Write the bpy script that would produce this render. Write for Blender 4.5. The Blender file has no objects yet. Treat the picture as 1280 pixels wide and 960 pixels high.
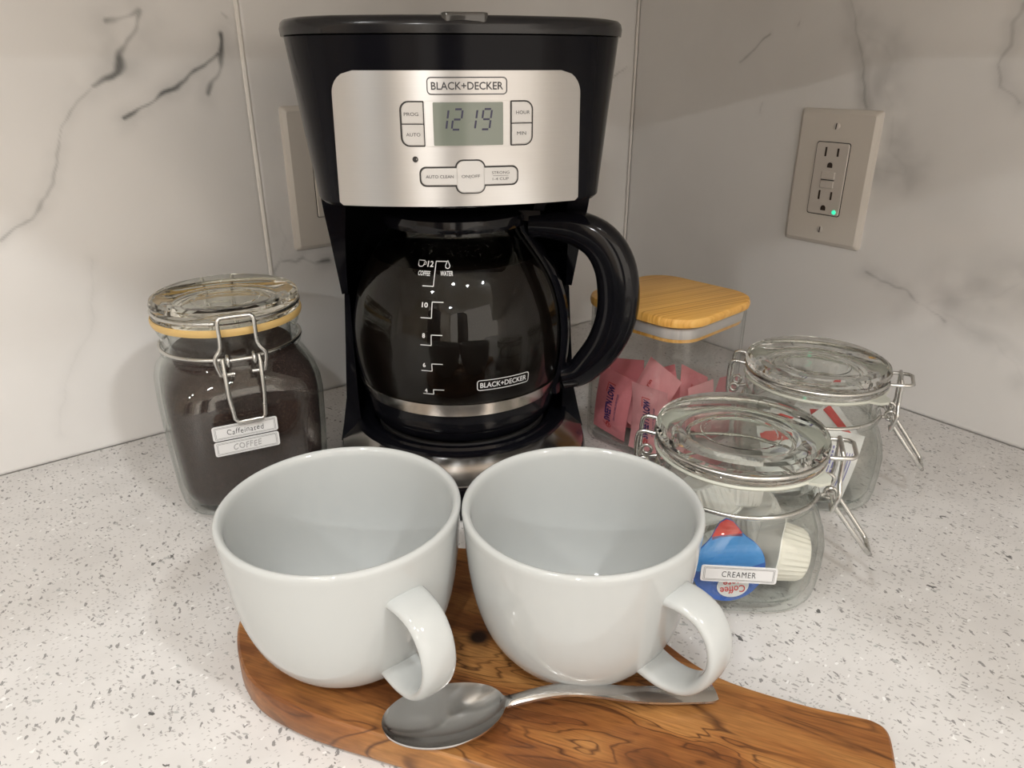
import bpy, bmesh, math, random
import numpy as np
from math import sin, cos, pi, radians, atan2, sqrt
from mathutils import Vector, Matrix

random.seed(7)
SC = bpy.context.scene
COL = SC.collection

# ------------------------------------------------------------------ camera
F_PX, PITCH, CAM_H = 924.7, 0.4054, 0.303
cam_d = bpy.data.cameras.new('camera')
cam_d.sensor_width = 36.0
cam_d.lens = F_PX / 1280 * 36.0
cam_d.clip_start = 0.01
cam = bpy.data.objects.new('camera', cam_d)
COL.objects.link(cam)
cam.location = (0, 0, CAM_H)
cam.rotation_euler = (pi / 2 - PITCH, 0, 0)
cam_d.dof.use_dof = False
SC.camera = cam

# ------------------------------------------------------------------ world, exposure
world = bpy.data.worlds.new('world')
SC.world = world
world.use_nodes = True
world.node_tree.nodes['Background'].inputs[0].default_value = (1.0, 0.895, 0.78, 1)
world.node_tree.nodes['Background'].inputs[1].default_value = 2.15
SC.view_settings.view_transform = 'Standard'
SC.view_settings.look = 'None'
SC.view_settings.exposure = 0.08
SC.view_settings.gamma = 1.0
SC.view_settings.use_curve_mapping = False
SC.cycles.max_bounces = 16
SC.cycles.transmission_bounces = 14
SC.cycles.transparent_max_bounces = 24
SC.cycles.glossy_bounces = 6
SC.cycles.diffuse_bounces = 4
SC.cycles.sample_clamp_indirect = 6.0
SC.cycles.use_denoising = True

CEIL = 1.50
# (x, y, watts): recessed ceiling lamps; the farthest is added to brighten the room
LAMPS = [(0.92, -0.62, 14.0), (-0.42, -0.20, 5.0), (-1.0, -1.2, 8.0), (-0.10, -0.85, 8.0), (0.40, -0.90, 2.0), (-0.35, -2.7, 26.0)]
for (lx, ly, lw) in LAMPS:
    ld = bpy.data.lights.new('ceiling_and_fill_light', 'AREA')
    ld.shape = 'DISK'
    ld.size = 0.13
    ld.energy = lw
    ld.color = (0.98, 1.0, 0.995)
    lo = bpy.data.objects.new('ceiling_and_fill_light', ld)
    COL.objects.link(lo)
    lo.location = (lx, ly, CEIL - 0.004)

# ------------------------------------------------------------------ plan of the corner
YAW = 0.6551
CORNER = Vector((0.1447, 0.9458, 0))
DL = Vector((-cos(YAW), -sin(YAW), 0))      # along the left wall, away from the corner
DR = Vector((sin(YAW), -cos(YAW), 0))       # along the right wall, away from the corner


# ================================================================== materials
def nt(name):
    m = bpy.data.materials.new(name)
    m.use_nodes = True
    n = m.node_tree
    b = n.nodes['Principled BSDF']
    return m, n, b


def plain(name, col, rough=0.5, metal=0.0, spec=0.5, coat=0.0, bump=None, emit=None):
    m, n, b = nt(name)
    b.inputs['Base Color'].default_value = (*col, 1)
    b.inputs['Roughness'].default_value = rough
    b.inputs['Metallic'].default_value = metal
    b.inputs['Specular IOR Level'].default_value = spec
    b.inputs['Coat Weight'].default_value = coat
    if emit:
        b.inputs['Emission Color'].default_value = (*emit[0], 1)
        b.inputs['Emission Strength'].default_value = emit[1]
    # a faint procedural variation of colour and gloss keeps each surface from being flat
    tc = n.nodes.new('ShaderNodeTexCoord')
    ns = n.nodes.new('ShaderNodeTexNoise')
    ns.inputs['Scale'].default_value = bump[0] if bump else 60
    n.links.new(tc.outputs['Object'], ns.inputs['Vector'])
    mr = n.nodes.new('ShaderNodeMapRange')
    mr.inputs['To Min'].default_value = max(0.0, rough - 0.03)
    mr.inputs['To Max'].default_value = min(1.0, rough + 0.03)
    n.links.new(ns.outputs['Fac'], mr.inputs['Value'])
    n.links.new(mr.outputs['Result'], b.inputs['Roughness'])
    if bump:
        bp = n.nodes.new('ShaderNodeBump')
        bp.inputs['Strength'].default_value = bump[1]
        bp.inputs['Distance'].default_value = bump[2]
        n.links.new(ns.outputs['Fac'], bp.inputs['Height'])
        n.links.new(bp.outputs['Normal'], b.inputs['Normal'])
    return m


def ramp(n, stops):
    r = n.nodes.new('ShaderNodeValToRGB')
    e = r.color_ramp.elements
    while len(e) < len(stops):
        e.new(0.5)
    for i, (p, c) in enumerate(stops):
        e[i].position = p
        e[i].color = (*c, 1)
    return r


def mapping(n, scale=(1, 1, 1), rot=(0, 0, 0), loc=(0, 0, 0)):
    """object coordinates, turned first and stretched afterwards"""
    tc = n.nodes.new('ShaderNodeTexCoord')
    mp = n.nodes.new('ShaderNodeMapping')
    mp.inputs['Rotation'].default_value = rot
    n.links.new(tc.outputs['Object'], mp.inputs['Vector'])
    ma = n.nodes.new('ShaderNodeVectorMath')
    ma.operation = 'MULTIPLY_ADD'
    n.links.new(mp.outputs[0], ma.inputs[0])
    ma.inputs[1].default_value = scale
    ma.inputs[2].default_value = loc
    return ma


def marble():
    m, n, b = nt('marble_porcelain')
    at = n.nodes.new('ShaderNodeAttribute')
    at.attribute_name = 'vein'
    mp = mapping(n)
    n1 = n.nodes.new('ShaderNodeTexNoise')
    n1.inputs['Scale'].default_value = 5.0
    n1.inputs['Detail'].default_value = 5
    n.links.new(mp.outputs[0], n1.inputs['Vector'])
    r = ramp(n, [(0.32, (0.73, 0.715, 0.70)), (0.55, (0.79, 0.775, 0.76)), (0.75, (0.82, 0.805, 0.79))])
    n.links.new(n1.outputs['Fac'], r.inputs['Fac'])
    mx = n.nodes.new('ShaderNodeMix')
    mx.data_type = 'RGBA'
    n.links.new(at.outputs['Fac'], mx.inputs['Factor'])
    n.links.new(r.outputs['Color'], mx.inputs['A'])
    mx.inputs['B'].default_value = (0.10, 0.105, 0.105, 1)
    n.links.new(mx.outputs['Result'], b.inputs['Base Color'])
    b.inputs['Roughness'].default_value = 0.16
    b.inputs['Specular IOR Level'].default_value = 0.42
    return m


def quartz():
    m, n, b = nt('speckled_quartz')
    mp = mapping(n)
    base = n.nodes.new('ShaderNodeTexNoise')
    base.inputs['Scale'].default_value = 30
    base.inputs['Detail'].default_value = 4
    n.links.new(mp.outputs[0], base.inputs['Vector'])
    col = ramp(n, [(0.3, (0.64, 0.62, 0.605)), (0.7, (0.72, 0.70, 0.685))])
    n.links.new(base.outputs['Fac'], col.inputs['Fac'])
    cur = col.outputs['Color']
    # layers of chips: (cells per metre, stretch, rotation, chip share, chip size, chip colour)
    layers = [(190, 2.4, 0.6, 0.26, 0.20, (0.38, 0.365, 0.355)),
              (330, 2.0, -0.5, 0.30, 0.20, (0.46, 0.44, 0.43)),
              (140, 1.9, 1.3, 0.18, 0.17, (0.27, 0.26, 0.255)),
              (95, 2.0, 0.3, 0.08, 0.13, (0.45, 0.45, 0.44)),
              (170, 1.6, 2.2, 0.06, 0.16, (0.84, 0.83, 0.82)),
              (60, 1.5, 0.9, 0.10, 0.075, (0.10, 0.097, 0.094))]
    for k, (sc, st, ro, share, size, c) in enumerate(layers):
        mp2 = mapping(n, (sc, sc * st, sc), (0, 0, ro), (k * 3.7, k * 1.3, 0.25))
        wob = n.nodes.new('ShaderNodeTexNoise')
        wob.inputs['Scale'].default_value = 2.2
        n.links.new(mp2.outputs[0], wob.inputs['Vector'])
        ad = n.nodes.new('ShaderNodeVectorMath')
        ad.operation = 'MULTIPLY_ADD'
        ad.inputs[1].default_value = (0.9, 0.9, 0.0)
        n.links.new(wob.outputs['Color'], ad.inputs[0])
        n.links.new(mp2.outputs[0], ad.inputs[2])
        v = n.nodes.new('ShaderNodeTexVoronoi')
        v.voronoi_dimensions = '2D'
        v.inputs['Scale'].default_value = 1.0
        n.links.new(ad.outputs[0], v.inputs['Vector'])
        sep = n.nodes.new('ShaderNodeSeparateColor')
        n.links.new(v.outputs['Color'], sep.inputs[0])
        pick = n.nodes.new('ShaderNodeMath')
        pick.operation = 'LESS_THAN'
        n.links.new(sep.outputs[0], pick.inputs[0])
        pick.inputs[1].default_value = share
        szr = n.nodes.new('ShaderNodeMath')
        szr.operation = 'MULTIPLY_ADD'
        n.links.new(sep.outputs[1], szr.inputs[0])
        szr.inputs[1].default_value = size
        szr.inputs[2].default_value = size * 0.5
        near = n.nodes.new('ShaderNodeMath')
        near.operation = 'LESS_THAN'
        n.links.new(v.outputs['Distance'], near.inputs[0])
        n.links.new(szr.outputs[0], near.inputs[1])
        mu = n.nodes.new('ShaderNodeMath')
        mu.operation = 'MULTIPLY'
        n.links.new(pick.outputs[0], mu.inputs[0])
        n.links.new(near.outputs[0], mu.inputs[1])
        mu2 = n.nodes.new('ShaderNodeMath')
        mu2.operation = 'MULTIPLY'
        n.links.new(mu.outputs[0], mu2.inputs[0])
        mu2.inputs[1].default_value = 0.95
        mx = n.nodes.new('ShaderNodeMix')
        mx.data_type = 'RGBA'
        n.links.new(mu2.outputs[0], mx.inputs['Factor'])
        n.links.new(cur, mx.inputs['A'])
        mx.inputs['B'].default_value = (*c, 1)
        cur = mx.outputs['Result']
    n.links.new(cur, b.inputs['Base Color'])
    b.inputs['Roughness'].default_value = 0.32
    b.inputs['Specular IOR Level'].default_value = 0.35
    return m


def olive_wood():
    m, n, b = nt('olive_wood')
    mp = mapping(n, (1, 1, 1), (0, 0, radians(22)))
    # a knot bends the grain around it
    d = n.nodes.new('ShaderNodeVectorMath')
    d.operation = 'DISTANCE'
    tc = n.nodes.new('ShaderNodeTexCoord')
    n.links.new(tc.outputs['Object'], d.inputs[0])
    d.inputs[1].default_value = (-0.018, 0.313, 0.02)
    kn = n.nodes.new('ShaderNodeMapRange')
    kn.inputs['From Min'].default_value = 0.0
    kn.inputs['From Max'].default_value = 0.045
    kn.inputs['To Min'].default_value = 1.0
    kn.inputs['To Max'].default_value = 0.0
    kn.interpolation_type = 'SMOOTHSTEP'
    n.links.new(d.outputs['Value'], kn.inputs['Value'])
    st = n.nodes.new('ShaderNodeVectorMath')
    st.operation = 'MULTIPLY'
    st.inputs[1].default_value = (7.5, 24, 18)
    n.links.new(mp.outputs[0], st.inputs[0])
    big = n.nodes.new('ShaderNodeTexNoise')
    big.inputs['Scale'].default_value = 1.0
    big.inputs['Detail'].default_value = 3
    big.inputs['Distortion'].default_value = 1.3
    n.links.new(st.outputs[0], big.inputs['Vector'])
    add = n.nodes.new('ShaderNodeMath')
    add.operation = 'MULTIPLY_ADD'
    n.links.new(kn.outputs['Result'], add.inputs[0])
    add.inputs[1].default_value = 0.35
    n.links.new(big.outputs['Fac'], add.inputs[2])
    # contour lines of the noise are the growth lines
    mul = n.nodes.new('ShaderNodeMath')
    mul.operation = 'MULTIPLY'
    mul.inputs[1].default_value = 24.0
    n.links.new(add.outputs[0], mul.inputs[0])
    fr = n.nodes.new('ShaderNodeMath')
    fr.operation = 'PINGPONG'
    fr.inputs[1].default_value = 1.0
    n.links.new(mul.outputs[0], fr.inputs[0])
    line = n.nodes.new('ShaderNodeMapRange')
    line.inputs['From Min'].default_value = 0.0
    line.inputs['From Max'].default_value = 0.34
    line.inputs['To Min'].default_value = 1.0
    line.inputs['To Max'].default_value = 0.0
    n.links.new(fr.outputs[0], line.inputs['Value'])
    tone = ramp(n, [(0.30, (0.10, 0.033, 0.010)), (0.42, (0.21, 0.075, 0.022)), (0.52, (0.31, 0.125, 0.036)), (0.66, (0.44, 0.21, 0.066))])
    n.links.new(big.outputs['Fac'], tone.inputs['Fac'])
    lm = n.nodes.new('ShaderNodeTexNoise')
    lm.inputs['Scale'].default_value = 24
    n.links.new(mp.outputs[0], lm.inputs['Vector'])
    lmr = n.nodes.new('ShaderNodeMapRange')
    lmr.inputs['From Min'].default_value = 0.36
    lmr.inputs['From Max'].default_value = 0.60
    lmr.inputs['To Max'].default_value = 0.92
    n.links.new(lm.outputs['Fac'], lmr.inputs['Value'])
    lf = n.nodes.new('ShaderNodeMath')
    lf.operation = 'MULTIPLY'
    n.links.new(line.outputs['Result'], lf.inputs[0])
    n.links.new(lmr.outputs['Result'], lf.inputs[1])
    m1 = n.nodes.new('ShaderNodeMix')
    m1.data_type = 'RGBA'
    n.links.new(lf.outputs[0], m1.inputs['Factor'])
    n.links.new(tone.outputs['Color'], m1.inputs['A'])
    m1.inputs['B'].default_value = (0.075, 0.026, 0.01, 1)
    # fibres
    mpf = mapping(n, (60, 900, 400), (0, 0, radians(22)))
    fb = n.nodes.new('ShaderNodeTexNoise')
    fb.inputs['Scale'].default_value = 1.0
    n.links.new(mpf.outputs[0], fb.inputs['Vector'])
    fbr = ramp(n, [(0.3, (0.72, 0.72, 0.72)), (0.7, (1.1, 1.1, 1.1))])
    n.links.new(fb.outputs['Fac'], fbr.inputs['Fac'])
    m2 = n.nodes.new('ShaderNodeMix')
    m2.data_type = 'RGBA'
    m2.blend_type = 'MULTIPLY'
    m2.inputs['Factor'].default_value = 1.0
    n.links.new(m1.outputs['Result'], m2.inputs['A'])
    n.links.new(fbr.outputs['Color'], m2.inputs['B'])
    # the dark eye of the knot
    eye = n.nodes.new('ShaderNodeMapRange')
    eye.inputs['From Min'].default_value = 0.0035
    eye.inputs['From Max'].default_value = 0.0075
    eye.inputs['To Min'].default_value = 1.0
    eye.inputs['To Max'].default_value = 0.0
    n.links.new(d.outputs['Value'], eye.inputs['Value'])
    m3 = n.nodes.new('ShaderNodeMix')
    m3.data_type = 'RGBA'
    n.links.new(eye.outputs['Result'], m3.inputs['Factor'])
    n.links.new(m2.outputs['Result'], m3.inputs['A'])
    m3.inputs['B'].default_value = (0.022, 0.010, 0.006, 1)
    n.links.new(m3.outputs['Result'], b.inputs['Base Color'])
    b.inputs['Roughness'].default_value = 0.38
    b.inputs['Specular IOR Level'].default_value = 0.4
    return m


def bamboo():
    m, n, b = nt('bamboo')
    mp = mapping(n, (4, 520, 60), (0, 0, radians(14)))
    ns = n.nodes.new('ShaderNodeTexNoise')
    ns.inputs['Scale'].default_value = 1.0
    ns.inputs['Detail'].default_value = 3
    n.links.new(mp.outputs[0], ns.inputs['Vector'])
    r = ramp(n, [(0.30, (0.62, 0.29, 0.055)), (0.45, (0.82, 0.44, 0.10)), (0.62, (0.90, 0.53, 0.15)), (0.8, (0.93, 0.60, 0.20))])
    n.links.new(ns.outputs['Fac'], r.inputs['Fac'])
    n.links.new(r.outputs['Color'], b.inputs['Base Color'])
    b.inputs['Roughness'].default_value = 0.42
    return m


def brushed(name, scale, rough=0.30, col=(0.60, 0.58, 0.56), amp=0.12):
    m, n, b = nt(name)
    mp = mapping(n, scale)
    ns = n.nodes.new('ShaderNodeTexNoise')
    ns.inputs['Scale'].default_value = 1.0
    ns.inputs['Detail'].default_value = 4
    n.links.new(mp.outputs[0], ns.inputs['Vector'])
    r = ramp(n, [(0.3, tuple(c * (1 - amp) for c in col)), (0.7, tuple(min(1, c * (1 + amp)) for c in col))])
    n.links.new(ns.outputs['Fac'], r.inputs['Fac'])
    n.links.new(r.outputs['Color'], b.inputs['Base Color'])
    b.inputs['Metallic'].default_value = 1.0
    mr = n.nodes.new('ShaderNodeMapRange')
    mr.inputs['To Min'].default_value = rough - 0.02
    mr.inputs['To Max'].default_value = rough + 0.02
    n.links.new(ns.outputs['Fac'], mr.inputs['Value'])
    n.links.new(mr.outputs['Result'], b.inputs['Roughness'])
    bp = n.nodes.new('ShaderNodeBump')
    bp.inputs['Strength'].default_value = 0.05
    bp.inputs['Distance'].default_value = 0.0001
    n.links.new(ns.outputs['Fac'], bp.inputs['Height'])
    n.links.new(bp.outputs['Normal'], b.inputs['Normal'])
    b.inputs['Anisotropic'].default_value = 0.88
    b.inputs['Anisotropic Rotation'].default_value = 0.25
    tg = n.nodes.new('ShaderNodeTangent')
    tg.direction_type = 'RADIAL'
    tg.axis = 'Z'
    n.links.new(tg.outputs[0], b.inputs['Tangent'])
    return m


def grounds():
    m, n, b = nt('coffee_grounds')
    mp = mapping(n, (1, 1, 1))
    ns = n.nodes.new('ShaderNodeTexNoise')
    ns.inputs['Scale'].default_value = 900
    n.links.new(mp.outputs[0], ns.inputs['Vector'])
    r = ramp(n, [(0.35, (0.016, 0.008, 0.006)), (0.6, (0.034, 0.018, 0.015)), (0.72, (0.10, 0.058, 0.042))])
    n.links.new(ns.outputs['Fac'], r.inputs['Fac'])
    n.links.new(r.outputs['Color'], b.inputs['Base Color'])
    b.inputs['Roughness'].default_value = 0.9
    bp = n.nodes.new('ShaderNodeBump')
    bp.inputs['Strength'].default_value = 0.6
    bp.inputs['Distance'].default_value = 0.0008
    n.links.new(ns.outputs['Fac'], bp.inputs['Height'])
    n.links.new(bp.outputs['Normal'], b.inputs['Normal'])
    return m


def wall_glass(name, tint=(0.96, 0.975, 0.965), edge=(0.55, 0.60, 0.57), ior=1.45, wob=0.0):
    """thin-walled glass: clear face on, greener and darker at the rim, mirror-like by Fresnel"""
    m = bpy.data.materials.new(name)
    m.use_nodes = True
    n = m.node_tree
    n.nodes.remove(n.nodes['Principled BSDF'])
    out = n.nodes['Material Output']
    tr = n.nodes.new('ShaderNodeBsdfTransparent')
    gl = n.nodes.new('ShaderNodeBsdfGlossy')
    gl.inputs['Roughness'].default_value = 0.02
    gl.inputs['Color'].default_value = (0.95, 0.97, 0.96, 1)
    lw = n.nodes.new('ShaderNodeLayerWeight')
    lw.inputs['Blend'].default_value = 0.35
    r = ramp(n, [(0.0, tint), (0.55, tint), (0.95, edge)])
    n.links.new(lw.outputs['Facing'], r.inputs['Fac'])
    n.links.new(r.outputs['Color'], tr.inputs['Color'])
    fc = n.nodes.new('ShaderNodeLayerWeight')
    fc.inputs['Blend'].default_value = 0.5
    pw = n.nodes.new('ShaderNodeMath')
    pw.operation = 'POWER'
    pw.inputs[1].default_value = 5.0
    n.links.new(fc.outputs['Facing'], pw.inputs[0])
    f0 = ((ior - 1) / (ior + 1)) ** 2
    fr = n.nodes.new('ShaderNodeMath')
    fr.operation = 'MULTIPLY_ADD'
    fr.inputs[1].default_value = 1 - f0
    fr.inputs[2].default_value = f0
    n.links.new(pw.outputs[0], fr.inputs[0])
    mx = n.nodes.new('ShaderNodeMixShader')
    n.links.new(fr.outputs[0], mx.inputs[0])
    n.links.new(tr.outputs[0], mx.inputs[1])
    n.links.new(gl.outputs[0], mx.inputs[2])
    n.links.new(mx.outputs[0], out.inputs['Surface'])
    if wob:
        mp = mapping(n, (1, 1, 1))
        ns = n.nodes.new('ShaderNodeTexNoise')
        ns.inputs['Scale'].default_value = 45
        n.links.new(mp.outputs[0], ns.inputs['Vector'])
        bp = n.nodes.new('ShaderNodeBump')
        bp.inputs['Strength'].default_value = wob
        bp.inputs['Distance'].default_value = 0.001
        n.links.new(ns.outputs['Fac'], bp.inputs['Height'])
        n.links.new(bp.outputs['Normal'], gl.inputs['Normal'])
    return m


def solid_glass(name, col=(0.965, 0.985, 0.97)):
    m, n, b = nt(name)
    b.inputs['Base Color'].default_value = (*col, 1)
    b.inputs['Transmission Weight'].default_value = 1.0
    b.inputs['Roughness'].default_value = 0.015
    b.inputs['IOR'].default_value = 1.30
    mp = mapping(n)
    ns = n.nodes.new('ShaderNodeTexNoise')
    ns.inputs['Scale'].default_value = 50
    n.links.new(mp.outputs[0], ns.inputs['Vector'])
    bp = n.nodes.new('ShaderNodeBump')
    bp.inputs['Strength'].default_value = 0.15
    bp.inputs['Distance'].default_value = 0.001
    n.links.new(ns.outputs['Fac'], bp.inputs['Height'])
    n.links.new(bp.outputs['Normal'], b.inputs['Normal'])
    return m


M_MARBLE = marble()
M_QUARTZ = quartz()
M_OLIVE = olive_wood()
M_BAMBOO = bamboo()
M_STEEL = brushed('brushed_steel', (25, 25, 5200), 0.36, (0.56, 0.55, 0.54), 0.02)
M_STEEL_BASE = plain('satin_steel_base', (0.60, 0.58, 0.56), 0.20, 1.0)
M_BAND = plain('polished_steel_band', (0.66, 0.63, 0.60), 0.16, 1.0)
M_SPOON = plain('spoon_steel', (0.62, 0.61, 0.60), 0.14, 1.0)
M_WIRE = plain('galvanised_wire', (0.62, 0.62, 0.60), 0.27, 1.0)
M_BLACK = plain('glossy_black_plastic', (0.005, 0.005, 0.007), 0.11, 0, 0.30)
M_BLACK2 = plain('satin_black_plastic', (0.005, 0.005, 0.007), 0.13, 0, 0.10)
M_LIDBLK = plain('lid_black_plastic', (0.010, 0.010, 0.012), 0.18, 0, 0.4)
M_SMOKE = plain('smoked_clear_tab', (0.045, 0.043, 0.04), 0.08, 0, 0.6)
M_PORC = plain('white_porcelain', (0.50, 0.515, 0.51), 0.07, 0, 0.5)
M_BUTTON = plain('pale_grey_button', (0.62, 0.60, 0.58), 0.35)
M_INK = plain('dark_grey_ink', (0.05, 0.05, 0.055), 0.5)
M_LCD = plain('lcd_glass', (0.20, 0.225, 0.19), 0.12, 0, 0.5)
M_DIGIT = plain('lcd_digits', (0.030, 0.028, 0.07), 0.4)
M_GROOVE = plain('dark_groove', (0.03, 0.028, 0.027), 0.5)
M_WHITEINK = plain('white_ink', (0.75, 0.75, 0.75), 0.5)
M_CGLASS = wall_glass('carafe_glass', (0.86, 0.87, 0.87), (0.40, 0.41, 0.41), 1.42)
M_JGLASS = wall_glass('jar_glass', (0.965, 0.975, 0.968), (0.38, 0.42, 0.395), 1.5, 0.12)
M_ACRYL = wall_glass('clear_acrylic', (0.97, 0.97, 0.97), (0.62, 0.62, 0.62), 1.42, 0.03)
M_LGLASS = solid_glass('lid_glass')
M_LGLASS2 = solid_glass('lid_glass_warm', (0.955, 0.955, 0.885))
M_GROUNDS = grounds()
M_COFFEE = plain('black_coffee', (0.006, 0.004, 0.003), 0.3, 0, 0.05)
M_YGASKET = plain('amber_rubber', (0.62, 0.42, 0.16), 0.45)
M_WGASKET = plain('milky_rubber', (0.58, 0.59, 0.52), 0.4)
M_SILICONE = plain('clear_silicone_seal', (0.60, 0.58, 0.57), 0.35)
M_LABEL = plain('white_sticker', (0.78, 0.78, 0.78), 0.4)
M_PINK = plain('pink_paper', (0.80, 0.27, 0.30), 0.45, 0, 0.4, 0, (130, 0.5, 0.0012))
M_PINK2 = plain('pale_pink_paper', (0.86, 0.40, 0.42), 0.45, 0, 0.4, 0, (110, 0.4, 0.001))
M_NAVY = plain('navy_ink', (0.025, 0.022, 0.16), 0.5)
M_REDINK = plain('red_ink', (0.62, 0.035, 0.03), 0.5)
M_PAPER = plain('white_paper', (0.80, 0.79, 0.79), 0.5, 0, 0.4, 0, (110, 0.4, 0.001))
M_BLUEINK = plain('violet_blue_ink', (0.16, 0.15, 0.42), 0.5)
M_BLUEFOIL = plain('blue_foil', (0.030, 0.115, 0.46), 0.28, 0, 0.5)
M_SKYFOIL = plain('light_blue_foil', (0.085, 0.30, 0.66), 0.28, 0, 0.5)
M_REDFOIL = plain('red_foil', (0.62, 0.05, 0.04), 0.3)
M_CUPPL = plain('ivory_pod_plastic', (0.78, 0.74, 0.66), 0.35)
M_CUPW = plain('white_pod_plastic', (0.78, 0.77, 0.74), 0.3)
M_PLATE = plain('almond_wall_plate', (0.66, 0.615, 0.56), 0.32)
M_DEVICE = plain('almond_outlet', (0.60, 0.555, 0.51), 0.32)
M_SLOT = plain('outlet_slot', (0.035, 0.022, 0.016), 0.6)
M_LED = plain('green_led', (0.05, 0.6, 0.35), 0.3, 0, 0.5, 0, None, ((0.05, 0.9, 0.5), 0.9))
M_SCREW = plain('almond_screw', (0.62, 0.58, 0.54), 0.3)
M_GROUT = plain('pale_grout', (0.82, 0.79, 0.75), 0.5)
M_PAINT = plain('white_ceiling_paint', (0.85, 0.82, 0.78), 0.8)
M_ROOMWALL = plain('beige_wall_paint', (0.74, 0.67, 0.58), 0.8)
M_FLOOR = plain('brown_floor', (0.55, 0.43, 0.32), 0.5)
M_CABINET = plain('white_cabinet_paint', (0.82, 0.78, 0.72), 0.5)
M_DARKBLOCK = plain('dark_reflection_block', (0.05, 0.045, 0.04), 0.4)  # for the unseen dark blocks added to vary the steel's reflections
M_TRIMW = plain('lamp_trim_white', (0.8, 0.8, 0.78), 0.5)
M_DROP = wall_glass('water_drop', (0.98, 0.98, 0.98), (0.7, 0.7, 0.7), 1.4)


# ================================================================== mesh helpers
class MB:
    def __init__(self):
        self.v = []
        self.f = []

    def add(self, vs, fs):
        o = len(self.v)
        self.v += [tuple(p) for p in vs]
        self.f += [tuple(i + o for i in f) for f in fs]
        return self

    def box(self, x0, x1, y0, y1, z0, z1, mat=None):
        vs = [Vector((x, y, z)) for z in (z0, z1) for y in (y0, y1) for x in (x0, x1)]
        if mat:
            vs = [mat @ p for p in vs]
        return self.add(vs, [(0, 2, 3, 1), (4, 5, 7, 6), (0, 1, 5, 4), (2, 6, 7, 3), (0, 4, 6, 2), (1, 3, 7, 5)])

    def loft(self, rings, closed=True, cap0=True, cap1=True, loop=False):
        n = len(rings[0])
        vs = [p for r in rings for p in r]
        fs = []
        R = len(rings)
        for i in range(R if loop else R - 1):
            a, b2 = i * n, ((i + 1) % R) * n
            for j in range(n if closed else n - 1):
                k = (j + 1) % n
                fs.append((a + j, a + k, b2 + k, b2 + j))
        if not loop:
            if cap0:
                fs.append(tuple(range(n - 1, -1, -1)))
            if cap1:
                fs.append(tuple(range((R - 1) * n, R * n)))
        return self.add(vs, fs)

    def lathe(self, prof, seg=64, c=(0, 0, 0), closed=True):
        """prof: list of (r, z) from bottom axis round to the top axis; points with r==0 become poles"""
        vs, fs, idx = [], [], []
        for (r, z) in prof:
            if r < 1e-7:
                idx.append([len(vs)])
                vs.append((c[0], c[1], c[2] + z))
            else:
                idx.append(list(range(len(vs), len(vs) + seg)))
                vs += [(c[0] + r * cos(2 * pi * k / seg), c[1] + r * sin(2 * pi * k / seg), c[2] + z) for k in range(seg)]
        P = len(prof)
        poles = any(len(i) == 1 for i in idx)
        rng = range(P - 1) if (poles or not closed) else range(P)
        for i in rng:
            a, b2 = idx[i], idx[(i + 1) % P]
            for k in range(seg):
                l = (k + 1) % seg
                if len(a) == 1 and len(b2) == 1:
                    continue
                if len(a) == 1:
                    fs.append((a[0], b2[l], b2[k]))
                elif len(b2) == 1:
                    fs.append((a[k], a[l], b2[0]))
                else:
                    fs.append((a[k], a[l], b2[l], b2[k]))
        return self.add(vs, fs)

    def tube(self, pts, r, seg=10, cyclic=False, ry=None, up=None):
        """sweep of an ellipse (r across, ry along 'up') along a polyline; r may be a list"""
        pts = [Vector(p) for p in pts]
        n = len(pts)
        rs = r if isinstance(r, (list, tuple)) else [r] * n
        rys = ry if isinstance(ry, (list, tuple)) else ([ry] * n if ry else rs)
        T = []
        for i in range(n):
            a = pts[(i - 1) % n] if (cyclic or i > 0) else pts[i]
            b2 = pts[(i + 1) % n] if (cyclic or i < n - 1) else pts[i]
            T.append((b2 - a).normalized())
        if up is None:
            u = Vector((0, 0, 1)) if abs(T[0].z) < 0.9 else Vector((1, 0, 0))
        else:
            u = Vector(up)
        rings = []
        for i in range(n):
            u = (u - T[i] * u.dot(T[i]))
            u = u.normalized() if u.length > 1e-6 else T[i].orthogonal().normalized()
            s = T[i].cross(u)
            rings.append([pts[i] + s * (rs[i] * cos(2 * pi * k / seg)) + u * (rys[i] * sin(2 * pi * k / seg)) for k in range(seg)])
        return self.loft(rings, loop=cyclic)

    def xf(self, mat):
        self.v = [tuple(mat @ Vector(p)) for p in self.v]
        return self

    def build(self, name, mat, parent=None, smooth=True, ang=35, loc=None):
        me = bpy.data.meshes.new(name)
        me.from_pydata(self.v, [], self.f)
        bm = bmesh.new()
        bm.from_mesh(me)
        bmesh.ops.recalc_face_normals(bm, faces=bm.faces)
        bm.to_mesh(me)
        bm.free()
        if smooth:
            me.shade_smooth()
            me.set_sharp_from_angle(angle=radians(ang))
        me.materials.append(mat)
        o = bpy.data.objects.new(name, me)
        COL.objects.link(o)
        if parent:
            o.parent = parent
        if loc:
            o.location = loc
        return o


def tag(o, label, cat, group=None):
    o['label'] = label
    o['category'] = cat
    if group:
        o['group'] = group
    return o


def struct(o):
    o['kind'] = 'structure'
    return o


def empty(name, loc=(0, 0, 0), rz=0.0):
    o = bpy.data.objects.new(name, None)
    COL.objects.link(o)
    o.location = loc
    o.rotation_euler = (0, 0, rz)
    o.empty_display_size = 0.02
    return o


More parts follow.
